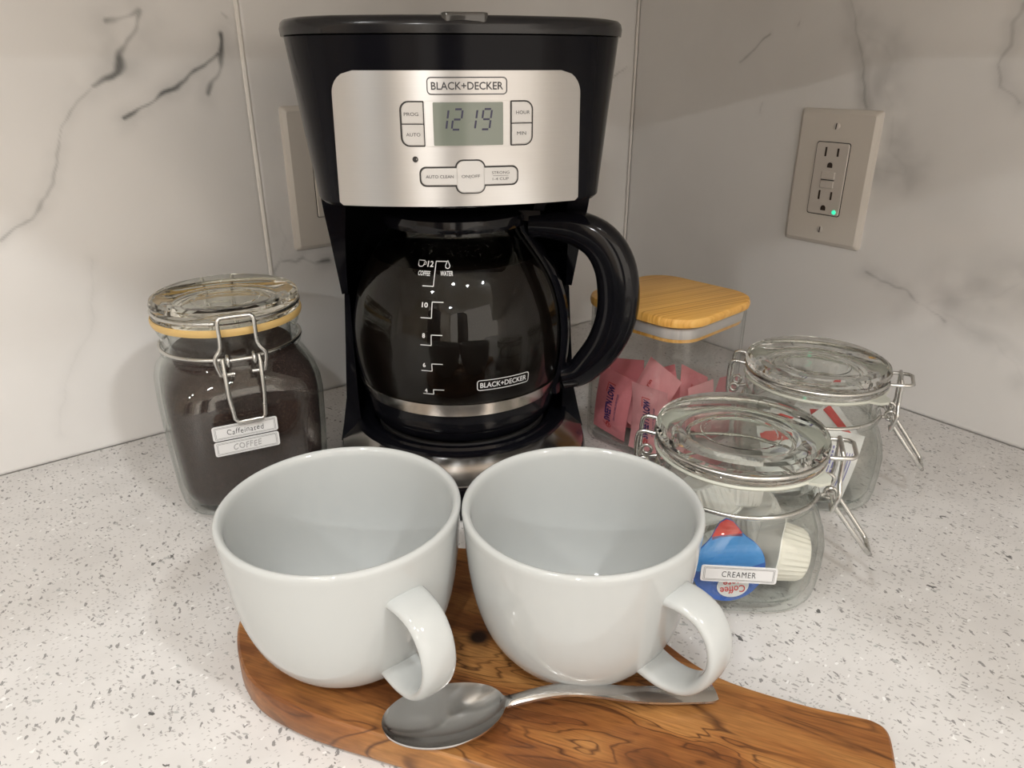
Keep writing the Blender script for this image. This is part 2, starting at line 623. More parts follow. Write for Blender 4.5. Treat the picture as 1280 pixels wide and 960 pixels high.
def rrect(w, h, r, seg=6, cx=0, cy=0):
    """rounded rectangle outline, counter-clockwise; r one radius or four (BR, TR, TL, BL)"""
    rr = r if isinstance(r, (list, tuple)) else [r] * 4
    out = []
    for k, (sx, sy) in enumerate(((1, -1), (1, 1), (-1, 1), (-1, -1))):
        q = max(rr[k], 1e-5)
        ox, oy = cx + sx * (w / 2 - q), cy + sy * (h / 2 - q)
        a0 = -pi / 2 + k * pi / 2
        for i in range(seg + 1):
            a = a0 + pi / 2 * i / seg
            out.append((ox + q * cos(a), oy + q * sin(a)))
    return out


def catmull(pts, n=8, closed=True):
    P = [Vector(p) for p in pts]
    out = []
    N = len(P)
    for i in range(N if closed else N - 1):
        if closed:
            a, b2, c, d = P[(i - 1) % N], P[i], P[(i + 1) % N], P[(i + 2) % N]
        else:
            a, b2, c, d = P[max(i - 1, 0)], P[i], P[i + 1], P[min(i + 2, N - 1)]
        for k in range(n):
            t = k / n
            out.append(0.5 * ((2 * b2) + (c - a) * t + (2 * a - 5 * b2 + 4 * c - d) * t * t + (3 * b2 - a - 3 * c + d) * t ** 3))
    if not closed:
        out.append(P[-1])
    return out


_tcache = {}


def text_geo(body, size=1.0, bold=0.0, sx=1.0, shear=0.0, space=1.0):
    """flat lettering (vertices, faces) centred on the origin in the xy plane"""
    key = (body, size, bold, sx, shear, space)
    if key in _tcache:
        return _tcache[key]
    cu = bpy.data.curves.new('lettering', 'FONT')
    cu.body = body
    cu.size = size
    cu.offset = bold * size
    cu.shear = shear
    cu.space_character = space
    cu.resolution_u = 3
    o = bpy.data.objects.new('lettering', cu)
    COL.objects.link(o)
    dg = bpy.context.evaluated_depsgraph_get()
    dg.update()
    me = o.evaluated_get(dg).to_mesh()
    vs = np.array([v.co[:] for v in me.vertices]) if len(me.vertices) else np.zeros((1, 3))
    fs = [tuple(p.vertices) for p in me.polygons]
    o.evaluated_get(dg).to_mesh_clear()
    bpy.data.objects.remove(o)
    bpy.data.curves.remove(cu)
    c = (vs.min(0) + vs.max(0)) / 2
    vs = (vs - c) * np.array([sx, 1, 1])
    _tcache[key] = (vs, fs)
    return vs, fs


def text_w(body, width, height=None, bold=0.0, shear=0.0, space=1.0):
    """lettering scaled to a width (and height) in metres"""
    vs, fs = text_geo(body, 1.0, bold, 1.0, shear, space)
    e = vs.max(0) - vs.min(0)
    s = width / e[0]
    sy = height / e[1] if height else s
    return [(p[0] * s, p[1] * sy) for p in vs], fs


def seg_quad(mb, p, q, w, fn):
    """a flat stroke from p to q of width w in a 2-D space mapped to 3-D by fn"""
    p, q = Vector(p), Vector(q)
    d = (q - p)
    L = d.length
    d.normalize()
    nrm = Vector((-d.y, d.x)) * (w / 2)
    k = max(1, int(L / 0.004))
    vs, fs = [], []
    for i in range(k + 1):
        c = p + d * (L * i / k)
        vs += [fn(*(c + nrm)), fn(*(c - nrm))]
    for i in range(k):
        fs.append((2 * i, 2 * i + 1, 2 * i + 3, 2 * i + 2))
    mb.add(vs, fs)


def stroke_loop(mb, pts, w, fn, closed=True):
    """a flat outline of width w along 2-D points"""
    n = len(pts)
    P = [Vector(p) for p in pts]
    vs, fs = [], []
    for i in range(n):
        a = P[(i - 1) % n] if closed or i else P[i]
        b2 = P[(i + 1) % n] if closed or i < n - 1 else P[i]
        d = (b2 - a).normalized()
        nr = Vector((-d.y, d.x)) * (w / 2)
        vs += [fn(*(P[i] + nr)), fn(*(P[i] - nr))]
    for i in range(n if closed else n - 1):
        j = (i + 1) % n
        fs.append((2 * i, 2 * i + 1, 2 * j + 1, 2 * j))
    mb.add(vs, fs)


# ================================================================== the room
def fbm(x, y, sc, octv=4, seed=0):
    out = np.zeros_like(x)
    amp, tot = 1.0, 0.0
    for o in range(octv):
        X, Y = x * sc * 2 ** o + 17.3 * seed + o * 5.1, y * sc * 2 ** o + 9.7 * seed + o * 3.3
        xi, yi = np.floor(X), np.floor(Y)
        fx, fy = X - xi, Y - yi
        fx, fy = fx * fx * (3 - 2 * fx), fy * fy * (3 - 2 * fy)
        h = lambda a, b2: np.modf(np.abs(np.sin(a * 127.1 + b2 * 311.7 + seed * 1.7) * 43758.5453))[0]
        v = (h(xi, yi) * (1 - fx) + h(xi + 1, yi) * fx) * (1 - fy) + (h(xi, yi + 1) * (1 - fx) + h(xi + 1, yi + 1) * fx) * fy
        out += amp * v
        tot += amp
        amp *= 0.5
    return out / tot


def vein_mask(s, z, veins, seed):
    wx = s + 0.014 * (fbm(s, z, 30, 3, seed) - 0.5) + 0.0016 * (fbm(s, z, 130, 1, seed + 3) - 0.5)
    wz = z + 0.014 * (fbm(s, z, 30, 3, seed + 1) - 0.5) + 0.0016 * (fbm(s, z, 130, 1, seed + 4) - 0.5)
    tex = fbm(s, z, 45, 3, seed + 2)
    m = np.zeros_like(s)
    for (pts, w, dark, halo) in veins:
        for (a, b2) in zip(pts[:-1], pts[1:]):
            ax, az, bx, bz = a[0], a[1], b2[0], b2[1]
            dx, dz = bx - ax, bz - az
            t = np.clip(((wx - ax) * dx + (wz - az) * dz) / (dx * dx + dz * dz + 1e-12), 0, 1)
            d = np.hypot(wx - ax - t * dx, wz - az - t * dz)
            ww = np.maximum(w * (0.35 + 1.6 * np.clip(tex - 0.2, 0, 1)), 0.0015)
            core = dark * np.clip(1.15 - d / ww, 0, 1) * np.clip(0.30 + 1.7 * (tex - 0.25), 0, 1)
            hl = halo * np.exp(-(d / (w * 3.5)) ** 2) * np.clip(tex * 1.6 - 0.3, 0, 1)
            m = np.maximum(m, core)
            m = np.maximum(m, hl)
    cloud = np.clip(fbm(s, z, 7, 4, seed + 9) - 0.58, 0, 1) * 0.28
    return np.clip(m + cloud, 0, 0.93)


def tile(name, parent, axis, inward, s0, s1, z0, z1, veins, seed, step=0.0022, thick=0.008):
    """a slab of marble-look porcelain with eased edges; front face carries the veins"""
    ns, nz = int((s1 - s0) / step), int((z1 - z0) / step)
    S, Z = np.meshgrid(np.linspace(s0, s1, ns), np.linspace(z0, z1, nz))
    vein = vein_mask(S, Z, veins, seed).ravel()
    edge = np.minimum(np.minimum(S - s0, s1 - S), np.minimum(Z - z0, z1 - Z))
    dep = thick - 0.0012 * np.clip(1 - edge / 0.0022, 0, 1)
    A, N = np.array(axis), np.array(inward)
    Cc = np.array(CORNER)
    P = Cc + S[..., None] * A + dep[..., None] * N + np.stack([0 * Z, 0 * Z, Z], -1)
    V = P.reshape(-1, 3)
    idx = np.arange(ns * nz).reshape(nz, ns)
    q = np.stack([idx[:-1, :-1], idx[:-1, 1:], idx[1:, 1:], idx[1:, :-1]], -1).reshape(-1, 4)
    rim = np.concatenate([idx[0, :], idx[1:, -1], idx[-1, -2::-1], idx[-2:0:-1, 0]])
    back = V[rim] - N * (thick - 0.0008)
    nb = len(V)
    k = len(rim)
    side = [(int(rim[i]), nb + i, nb + (i + 1) % k, int(rim[(i + 1) % k])) for i in range(k)]
    me = bpy.data.meshes.new(name)
    me.from_pydata(np.vstack([V, back]).tolist(), [], q.tolist() + side)
    at = me.attributes.new('vein', 'FLOAT', 'POINT')
    at.data.foreach_set('value', np.concatenate([vein, np.zeros(k)]).astype(np.float32))
    me.shade_smooth()
    me.set_sharp_from_angle(angle=radians(40))
    me.materials.append(M_MARBLE)
    o = bpy.data.objects.new(name, me)
    COL.objects.link(o)
    o.parent = parent
    return o


def wall_slab(name, axis, inward, s0, s1, z0, z1, t, mat):
    mb = MB()
    a, nn = Vector(axis), Vector(inward)
    vs = []
    for z in (z0, z1):
        for d in (-t, 0.0):
            for s in (s0, s1):
                vs.append(CORNER + a * s + nn * d + Vector((0, 0, z)))
    mb.add(vs, [(0, 2, 3, 1), (4, 5, 7, 6), (0, 1, 5, 4), (2, 6, 7, 3), (0, 4, 6, 2), (1, 3, 7, 5)])
    return struct(mb.build(name, mat, smooth=False))


TT = 0.0   # the visible tile face is the wall plane found from the photograph
# backing walls stand 8 mm behind the tile faces
wl = wall_slab('wall_left', DL, DR, -0.02, 3.6, -0.91, CEIL, 0.10, M_GROUT)
wr = wall_slab('wall_right', DR, DL, -0.02, 3.6, -0.91, CEIL, 0.10, M_GROUT)
for w, nn in ((wl, DR), (wr, DL)):
    for v in w.data.vertices:
        v.co = v.co - nn * 0.008

VEIN_L = [
    ( [(0.5327, 0.3412), (0.5394, 0.3291), (0.5532, 0.3147), (0.5613, 0.3014), (0.5749, 0.2927), (0.581, 0.2894)] , 0.004 , 1.0 , 0.3 ),
    ( [(0.5586, 0.3318), (0.5493, 0.3353), (0.5327, 0.3412)] , 0.0036 , 1.0 , 0.28 ),
    ( [(0.581, 0.2894), (0.5967, 0.2721), (0.6098, 0.2474), (0.624, 0.2178), (0.6399, 0.1995), (0.6587, 0.1881)] , 0.002 , 0.5 , 0.18 ),
    ( [(0.4737, 0.3261), (0.4785, 0.3073), (0.4858, 0.2929), (0.4924, 0.2834)] , 0.003 , 1.0 , 0.25 ),
    ( [(0.4794, 0.3096), (0.5041, 0.2961), (0.5296, 0.2817), (0.552, 0.2677), (0.56, 0.2645)] , 0.0028 , 0.95 , 0.25 ),
    ( [(0.4697, 0.3401), (0.4657, 0.3368)] , 0.0025 , 0.6 , 0.2 ),
    ( [(0.6063, 0.1591), (0.6143, 0.1142), (0.643, 0.0652), (0.6527, 0.0244)] , 0.0015 , 0.12 , 0.08 ),
]
VEIN_L2 = [
    ( [(0.4632, 0.1209), (0.4507, 0.1355), (0.4357, 0.1317), (0.4266, 0.1349), (0.4153, 0.1285), (0.4029, 0.1298)] , 0.003 , 0.85 , 0.3 ),
    ( [(0.4459, 0.1731), (0.4434, 0.1568), (0.4507, 0.1355)] , 0.0028 , 0.35 , 0.25 ),
    ( [(0.058, 0.2821), (0.0406, 0.287), (0.0129, 0.2988)] , 0.002 , 0.7 , 0.15 ),
]
VEIN_R = [
    ( [(0.2571, 0.3576), (0.2641, 0.3444), (0.2673, 0.3282), (0.2778, 0.3051), (0.2847, 0.2852), (0.2908, 0.2698)] , 0.0026 , 0.55 , 0.4 ),
    ( [(0.2682, 0.3314), (0.2861, 0.3232), (0.299, 0.3166), (0.305, 0.3082), (0.3026, 0.2921), (0.3109, 0.2725)] , 0.0045 , 0.28 , 0.35 ),
    ( [(0.313, 0.2626), (0.3184, 0.2358), (0.341, 0.2241), (0.3417, 0.2139), (0.3129, 0.2194)] , 0.005 , 0.3 , 0.35 ),
    ( [(0.1501, 0.3069), (0.1647, 0.3186), (0.1768, 0.3306)] , 0.0011 , 0.45 , 0.08 ),
    ( [(0.2103, 0.3414), (0.2124, 0.344)] , 0.0014 , 0.5 , 0.1 ),
    ( [(0.1807, 0.2642), (0.1814, 0.2718)] , 0.0012 , 0.3 , 0.1 ),
    ( [(0.3989, 0.345), (0.3974, 0.319), (0.3928, 0.3048), (0.398, 0.2903), (0.4138, 0.2772)] , 0.002 , 0.4 , 0.25 ),
    ( [(0.3165, 0.1233), (0.3335, 0.1176), (0.3565, 0.1165), (0.3772, 0.1046), (0.3978, 0.091)] , 0.0024 , 0.5 , 0.28 ),
    ( [(0.3806, 0.1054), (0.4064, 0.1132), (0.43, 0.1231), (0.4496, 0.1426)] , 0.008 , 0.22 , 0.28 ),
    ( [(0.3565, 0.1165), (0.3963, 0.0981), (0.4392, 0.084), (0.4688, 0.064)] , 0.0035 , 0.22 , 0.25 ),
]
for (s0, s1, vv, sd_, stp) in ((0.4620, 0.95, VEIN_L, 3, 0.0013), (0.0012, 0.4602, VEIN_L2, 11, 0.0018), (0.9518, 1.6, [], 21, 0.01)):
    tile('tile', wl, DL, DR, s0, s1, 0.0, 0.46, vv, sd_, stp).location = -DR * 0.008
for (s0, s1, vv, sd_, stp) in ((0.0012, 0.61, VEIN_R, 5, 0.0013), (0.6118, 1.6, [], 23, 0.01)):
    tile('tile', wr, DR, DL, s0, s1, 0.0, 0.46, vv, sd_, stp).location = -DL * 0.008
# bead of grout in the joint and caulk in the corner
gm = MB()
gm.tube([CORNER + DL * 0.4611 - DR * 0.0009 + Vector((0, 0, z)) for z in (0.0, 0.46)], 0.0022, 8)
gm.build('grout_line', M_GROUT, wl)
cm = MB()
cm.tube([CORNER + DL * 0.0009 + DR * 0.0009 + Vector((0, 0, z)) for z in (0.0, 0.46)], 0.0016, 8)
cm.build('caulk_line', M_GROUT, wr)


def plan(sl, sr, z=0.0):
    """a point sl along the left wall and sr along the right wall from the corner"""
    p = CORNER + DL * sl + DR * sr
    return Vector((p.x, p.y, z))


def prism(mb, outline, z0, z1):
    mb.loft([[Vector((p.x, p.y, z0)) for p in outline], [Vector((p.x, p.y, z1)) for p in outline]])


# worktop: L-shaped quartz slab
mb = MB()
prism(mb, [plan(0, 0), plan(2.4, 0), plan(2.4, 0.65), plan(0.72, 0.65), plan(0.65, 0.72), plan(0.65, 2.4), plan(0, 2.4)], -0.03, 0.0)
ct = struct(mb.build('counter', M_QUARTZ, smooth=False))
mb = MB()
prism(mb, [plan(0.01, 0.01), plan(2.4, 0.01), plan(2.4, 0.60), plan(0.60, 0.60), plan(0.60, 2.4), plan(0.01, 2.4)], -0.91, -0.031)
struct(mb.build('base_cabinets', M_CABINET, smooth=False))
# wall cabinets above the frame: a diagonal corner unit and a run on each wall
UZ = 0.46
for nm, ol in (('corner_wall_cabinet', [plan(0.002, 0.002), plan(0.61, 0.002), plan(0.61, 0.33), plan(0.33, 0.61), plan(0.002, 0.61)]),
               ('left_wall_cabinet', [plan(0.612, 0.002), plan(2.4, 0.002), plan(2.4, 0.33), plan(0.612, 0.33)]),
               ('right_wall_cabinet', [plan(0.002, 0.612), plan(0.33, 0.612), plan(0.33, 2.4), plan(0.002, 2.4)])):
    mb = MB()
    prism(mb, ol, UZ, UZ + 0.80)
    struct(mb.build(nm, M_CABINET, smooth=False))
# floor, ceiling and the far walls of the kitchen
mb = MB()
prism(mb, [plan(-0.1, -0.1), plan(3.6, -0.1), plan(3.6, 3.6), plan(-0.1, 3.6)], CEIL, CEIL + 0.05)
struct(mb.build('ceiling', M_PAINT, smooth=False))
mb = MB()
prism(mb, [plan(-0.1, -0.1), plan(3.6, -0.1), plan(3.6, 3.6), plan(-0.1, 3.6)], -0.96, -0.91)
struct(mb.build('floor', M_FLOOR, smooth=False))
# unseen far walls, left open for ambient light; dark blocks added for reflections
for nm, (a0, a1, b0, b1), z1, mt in (
        ('wall_back', (3.4, 3.5, 0.0, 1.5), CEIL, M_ROOMWALL), ('far_reflection_block', (2.9, 3.5, 1.55, 2.1), 1.2, M_DARKBLOCK),
        ('wall_back_pier', (3.4, 3.5, 2.1, 3.5), CEIL, M_ROOMWALL), ('side_reflection_block', (1.9, 2.3, 2.9, 3.5), 1.2, M_DARKBLOCK)):
    mb = MB()
    prism(mb, [plan(a0, b0), plan(a1, b0), plan(a1, b1), plan(a0, b1)], -0.909, z1 - 0.001)
    struct(mb.build(nm, mt, smooth=False))
for (lx, ly, lw) in LAMPS:  # trim rings, one of them round the added fill lamp
    mb = MB()
    mb.lathe([(0.068, -0.010), (0.085, -0.008), (0.088, -0.001), (0.066, -0.001)], 32)
    o = mb.build('ceiling_and_fill_trim', M_TRIMW, None, loc=(lx, ly, CEIL))
    struct(o)


# ------------------------------------------------------------------ wall plates
def wall_frame(axis, inward, s, z):
    """matrix: local x along the wall to the photo's right, y up, z out of the wall"""
    n = Vector(inward)
    up = Vector((0, 0, 1))
    x = up.cross(n)
    p = CORNER + Vector(axis) * s + Vector((0, 0, z))
    return Matrix(((x.x, up.x, n.x, p.x), (x.y, up.y, n.y, p.y), (x.z, up.z, n.z, p.z), (0, 0, 0, 1)))


def plate_mesh(w, h, depth=0.006):
    mb = MB()
    rings = []
    for (dw, z, r) in ((0, 0.0, 0.003), (0, 0.0012, 0.003), (0.0022, 0.0036, 0.003), (0.0075, depth - 0.0003, 0.002), (0.0085, depth, 0.002)):
        rings.append([Vector((x, y, z)) for x, y in rrect(w - 2 * dw * 0.5, h - 2 * dw * 0.5, r, 4)])
    mb.loft(rings)
    return mb


def flat_prism(pts, z0, z1, bev=0.0):
    mb = MB()
    if bev:
        c = Vector((sum(p[0] for p in pts) / len(pts), sum(p[1] for p in pts) / len(pts)))
        ext = max(max(abs(p[0] - c.x), abs(p[1] - c.y)) for p in pts)
        k = 1 - bev / ext
        inn = [c + (Vector(p) - c) * k for p in pts]
        mb.loft([[Vector((p[0], p[1], z0)) for p in pts], [Vector((p[0], p[1], z1 - bev)) for p in pts], [Vector((p.x, p.y, z1)) for p in inn]])
    else:
        mb.loft([[Vector((p[0], p[1], z)) for p in pts] for z in (z0, z1)])
    return mb


def screw(parent, x, y, z, ang):
    mb = MB()
    mb.lathe([(0, 0), (0.0032, 0), (0.0032, 0.0006), (0.0022, 0.0012), (0, 0.0013)], 20, (x, y, z))
    o = mb.build('screw', M_SCREW, parent)
    mb = MB()
    mb.box(-0.0027, 0.0027, -0.0004, 0.0004, 0.0011, 0.0016, Matrix.Translation((x, y, z)) @ Matrix.Rotation(ang, 4, 'Z'))
    mb.build('screw_slot', M_SLOT, o, smooth=False)


ow = empty('wall_outlet')
ow.matrix_world = wall_frame(DR, DL, 0.2683, 0.2037)
tag(ow, 'almond wall outlet with test buttons and a green light on the right marble wall', 'outlet')
plate_mesh(0.0805, 0.126).build('cover_plate', M_PLATE, ow, ang=20)
flat_prism(rrect(0.0345, 0.0680, 0.0025), 0.0055, 0.0062).build('gap', M_GROOVE, ow, smooth=False)
dv = flat_prism(rrect(0.0330, 0.0665, 0.0022), 0.005, 0.0074, 0.0008).build('outlet_face', M_DEVICE, ow, ang=25)
for cy in (0.0185, -0.0215):
    for sx, hh in ((-0.0062, 0.0085), (0.0062, 0.0075)):
        flat_prism(rrect(0.0019, hh, 0.0003, 2, sx, cy + 0.0065), 0.0072, 0.00755).build('slot', M_SLOT, dv, smooth=False)
    g = [(0.0026 * cos(a), cy - 0.0055 + 0.0026 * sin(a)) for a in [i * pi / 8 for i in range(9)]] + [(-0.0026, cy - 0.0078), (0.0026, cy - 0.0078)]
    flat_prism(g, 0.0072, 0.00755).build('ground_hole', M_SLOT, dv, smooth=False)
for cy in (0.0037, -0.0048):
    flat_prism(rrect(0.0150, 0.0076, 0.0006, 3, 0, cy), 0.0072, 0.00752).build('button_gap', M_GROOVE if cy > 99 else M_SCREW, dv, smooth=False)
    flat_prism(rrect(0.0138, 0.0066, 0.0006, 3, 0, cy), 0.0074, 0.0086, 0.0006).build('test_button', M_DEVICE, dv)
flat_prism(rrect(0.0138, 0.0007, 0.0001, 2, 0, -0.0006), 0.0074, 0.0080).build('button_shadow_gap', M_GROOVE, dv, smooth=False)
mb = MB()
mb.lathe([(0, 0), (0.0021, 0), (0.0019, 0.0008), (0.001, 0.0012), (0, 0.0013)], 18, (0.0118, -0.0298, 0.0073))
mb.build('indicator_light', M_LED, ow)
screw(ow, 0, 0.0480, 0.0059, radians(85))
screw(ow, 0, -0.0480, 0.0059, radians(88))

sw = empty('light_switch')
sw.matrix_world = wall_frame(DL, DR, 0.4367 - 0.0403, 0.2086)
tag(sw, 'almond wall plate half hidden behind the coffee maker on the left wall', 'wall plate')
plate_mesh(0.0805, 0.126).build('cover_plate', M_PLATE, sw, ang=20)
flat_prism(rrect(0.0345, 0.0680, 0.0015), 0.0055, 0.0062).build('gap', M_GROOVE, sw, smooth=False)
flat_prism(rrect(0.0332, 0.0667, 0.0012), 0.005, 0.0085, 0.0008).build('rocker', M_PLATE, sw, ang=25)
screw(sw, 0, 0.0480, 0.0059, radians(85))
screw(sw, 0, -0.0480, 0.0059, radians(88))

# ================================================================== coffee maker
PHI = radians(8)
cmk = empty('coffee_maker', (-0.042, 0.562, 0), PHI)
tag(cmk, 'black drip coffee maker with brushed steel control panel, in the corner', 'coffee maker')


def v_front(u):
    return -0.103 + 0.014 * (u / 0.075) ** 2


def head_outline(a, back=0.108, grow=0.0):
    """closed plan outline of the head, half width a"""
    right = []
    for i in range(9):
        u = 0.0765 * i / 8
        right.append(Vector((u, v_front(u) - grow)))
    p0, p3 = right[-1], Vector((a, -0.022))
    p1 = p0 + Vector((0.013, 0.0075))
    p2 = Vector((a, -0.066))
    for i in range(1, 11):
        t = i / 10
        right.append(p0 * (1 - t) ** 3 + p1 * 3 * t * (1 - t) ** 2 + p2 * 3 * t * t * (1 - t) + p3 * t ** 3)
    q0, q3 = Vector((a * 0.97, 0.06)), Vector((a * 0.70, back))
    right.append((p3 + q0) / 2)
    q1, q2 = Vector((a * 0.96, 0.09)), Vector((a * 0.88, back))
    for i in range(0, 7):
        t = i / 6
        right.append(q0 * (1 - t) ** 3 + q1 * 3 * t * (1 - t) ** 2 + q2 * 3 * t * t * (1 - t) + q3 * t ** 3)
    right.append(Vector((0, back + 0.002)))
    left = [Vector((-p.x, p.y)) for p in right[-2:0:-1]]
    return right + left


def ring3(ol, z, k=1.0, c=(0, 0.0)):
    return [Vector((c[0] + (p.x - c[0]) * k, c[1] + (p.y - c[1]) * k, z)) for p in ol]


HB, HT = 0.2235, 0.3195
mb = MB()
rings = [ring3(head_outline(0.0935), HB, 0.985), ring3(head_outline(0.0945), HB + 0.002)]
for i in range(1, 9):
    t = i / 8
    rings.append(ring3(head_outline(0.0945 + 0.0135 * t ** 0.9), HB + 0.002 + (HT - HB - 0.002) * t))
mb.loft(rings)
mb.build('head', M_BLACK2, cmk, ang=40)
# lid
mb = MB()
ol = head_outline(0.1095)
mb.loft([ring3(ol, HT + 0.0006, 0.985), ring3(ol, HT + 0.0008, 1.004), ring3(ol, HT + 0.0050, 1.008), ring3(ol, HT + 0.0080, 1.0),
         ring3(ol, HT + 0.0096, 0.985), ring3(ol, HT + 0.0104, 0.95), ring3(ol, HT + 0.0106, 0.80)])
lid = mb.build('lid', M_LIDBLK, cmk, ang=50)
mb = MB()
mb.loft([[Vector((x, y, z)) for x, y in rrect(w, d, 0.003, 4, 0.0015, -0.090)] for (w, d, z) in
         ((0.0265, 0.026, HT + 0.0055), (0.0270, 0.0265, HT + 0.0090), (0.0262, 0.0257, HT + 0.0112), (0.0245, 0.024, HT + 0.0116))])
mb.build('lid_tab', M_SMOKE, lid)

# steel control panel
PZ0, PZ1, PU0, PW = 0.2245, 0.3010, -0.0025, 0.0735


def on_panel(u, z, off=0.0):
    return Vector((u, v_front(u) - 0.0014 - off, z))


mb = MB()
rows, cols = 40, 36
vs, fs = [], []
for lay, off in ((0, 0.0), (1, -0.0032)):
    for i in range(rows + 1):
        t = i / rows
        z = PZ0 + (PZ1 - PZ0) * t
        hw = PW + 0.0012 * (1 - t)
        rt, rb = 0.0125, 0.0022
        if z > PZ1 - rt:
            hw -= rt - sqrt(max(0, rt * rt - (z - (PZ1 - rt)) ** 2))
        if z < PZ0 + rb:
            hw -= rb - sqrt(max(0, rb * rb - (PZ0 + rb - z) ** 2))
        for j in range(cols + 1):
            u = PU0 + hw * (2 * j / cols - 1)
            vs.append(on_panel(u, z, off))
W = cols + 1
N = (rows + 1) * W
for i in range(rows):
    for j in range(cols):
        a = i * W + j
        fs.append((a, a + 1, a + W + 1, a + W))
        fs.append((N + a, N + a + W, N + a + W + 1, N + a + 1))
rim = [j for j in range(W)] + [i * W + cols for i in range(1, rows + 1)] + [rows * W + j for j in range(cols - 1, -1, -1)] + [i * W for i in range(rows - 1, 0, -1)]
for i in range(len(rim)):
    a, b2 = rim[i], rim[(i + 1) % len(rim)]
    fs.append((a, a + N, b2 + N, b2))
mb.add(vs, fs)
panel = mb.build('control_panel', M_STEEL, cmk, ang=30)


def densify(pts, step=0.0015):
    out = []
    n = len(pts)
    for i in range(n):
        a, b2 = Vector(pts[i]), Vector(pts[(i + 1) % n])
        k = max(1, int((b2 - a).length / step))
        out += [a + (b2 - a) * (j / k) for j in range(k)]
    return out


def panel_plate(name, pts, off0, off1, mat, parent, bev=0.0006):
    """a low button or recess standing on the curved panel; pts a convex outline in (u, z)"""
    mb = MB()
    pts = densify(pts)
    n = len(pts)
    c = Vector((sum(p.x for p in pts) / n, sum(p.y for p in pts) / n))
    inn = []
    for p in pts:
        d = p - c
        inn.append(c + d * (1 - bev / max(d.length, 1e-6)))
    mb.loft([[on_panel(p.x, p.y, o) for p in q] for q, o in ((pts, off0), (pts, off1 - bev * 0.7), (inn, off1))], cap0=False, cap1=False)
    # top face in upright strips so that it follows the curve
    u0, u1 = min(p.x for p in inn), max(p.x for p in inn)
    us = sorted({round(p.x, 6) for p in inn})
    vs, fs = [], []
    for u in us:
        zs = []
        for i in range(n):
            a, b2 = inn[i], inn[(i + 1) % n]
            lo, hi = min(a.x, b2.x), max(a.x, b2.x)
            if lo - 1e-6 <= u <= hi + 1e-6:
                zs += [a.y, b2.y] if hi - lo < 1e-7 else [a.y + (b2.y - a.y) * min(1, max(0, (u - a.x) / (b2.x - a.x)))]
        vs += [on_panel(u, min(zs), off1), on_panel(u, max(zs), off1)]
    for i in range(len(us) - 1):
        fs.append((2 * i, 2 * i + 2, 2 * i + 3, 2 * i + 1))
    mb.add(vs, fs)
    return mb.build(name, mat, parent, ang=30)


def panel_text(body, u, z, w, h, off, mat, parent, bold=0.0):
    pts, fs = text_w(body, w, h, bold)
    mb = MB()
    mb.add([on_panel(u + p[0], z + p[1], off) for p in pts], fs)
    return mb.build('lettering', mat, parent, smooth=False)


# maker's badge
mb = MB()
stroke_loop(mb, densify(rrect(0.0462, 0.0090, 0.0022, 6, 0.0018, 0.2928)), 0.00055, lambda x, y: on_panel(x, y, 0.0003))
mb.build('badge_frame', M_INK, panel, smooth=False)
panel_text('BLACK+DECKER', 0.0018, 0.2928, 0.0418, 0.0042, 0.0003, M_INK, panel, 0.012)
# dark recesses the buttons sit in
panel_plate('button_recess', rrect(0.0142, 0.0254, (0.0006, 0.0006, 0.0052, 0.0052), 6, -0.03075, 0.2721), 0, 0.0003, M_GROOVE, panel, 0.0001)
panel_plate('button_recess', rrect(0.0140, 0.0254, (0.0052, 0.0052, 0.0006, 0.0006), 6, 0.0340, 0.2721), 0, 0.0003, M_GROOVE, panel, 0.0001)
panel_plate('button_recess', rrect(0.0600, 0.0118, 0.0040, 6, 0.0020, 0.2422), 0, 0.0003, M_GROOVE, panel, 0.0001)
panel_plate('button_recess', rrect(0.0184, 0.0200, 0.0048, 6, 0.0025, 0.2420), 0, 0.0004, M_GROOVE, panel, 0.0001)
for body, pts, tu, tz, tw, th_ in (
        ('PROG', rrect(0.0124, 0.0116, (0.0003, 0.0003, 0.0044, 0.0003), 6, -0.0305, 0.2782), -0.0312, 0.2776, 0.0083, 0.0019),
        ('AUTO', rrect(0.0124, 0.0116, (0.0003, 0.0003, 0.0003, 0.0044), 6, -0.0305, 0.2660), -0.0305, 0.2663, 0.0083, 0.0019),
        ('HOUR', rrect(0.0122, 0.0116, (0.0003, 0.0044, 0.0003, 0.0003), 6, 0.0339, 0.2782), 0.0345, 0.2782, 0.0083, 0.0019),
        ('MIN', rrect(0.0122, 0.0116, (0.0044, 0.0003, 0.0003, 0.0003), 6, 0.0339, 0.2660), 0.0337, 0.2665, 0.0056, 0.0019),
        ('AUTO CLEAN', rrect(0.0216, 0.0098, (0.0003, 0.0003, 0.0034, 0.0034), 6, -0.0162, 0.2422), -0.0160, 0.2424, 0.0165, 0.0018),
        ('STRONG', rrect(0.0206, 0.0098, (0.0034, 0.0034, 0.0003, 0.0003), 6, 0.0208, 0.2422), 0.0208, 0.2442, 0.0108, 0.0016),
        ('ON|OFF', rrect(0.0166, 0.0184, 0.0042, 6, 0.0025, 0.2420), 0.0025, 0.2422, 0.0110, 0.0023)):
    b_ = panel_plate('button', pts, 0.0, 0.0014 if body != 'ON|OFF' else 0.0022, M_BUTTON, cmk)
    off = 0.00155 if body != 'ON|OFF' else 0.00235
    panel_text(body, tu, tz, tw, th_, off, M_INK, b_)
    if body == 'STRONG':
        panel_text('1-4 CUP', 0.0208, 0.2405, 0.0100, 0.0016, off, M_INK, b_)
        mb = MB()
        seg_quad(mb, (0.0160, 0.2424), (0.0256, 0.2424), 0.0002, lambda x, y: on_panel(x, y, off))
        mb.build('divider', M_INK, b_, smooth=False)
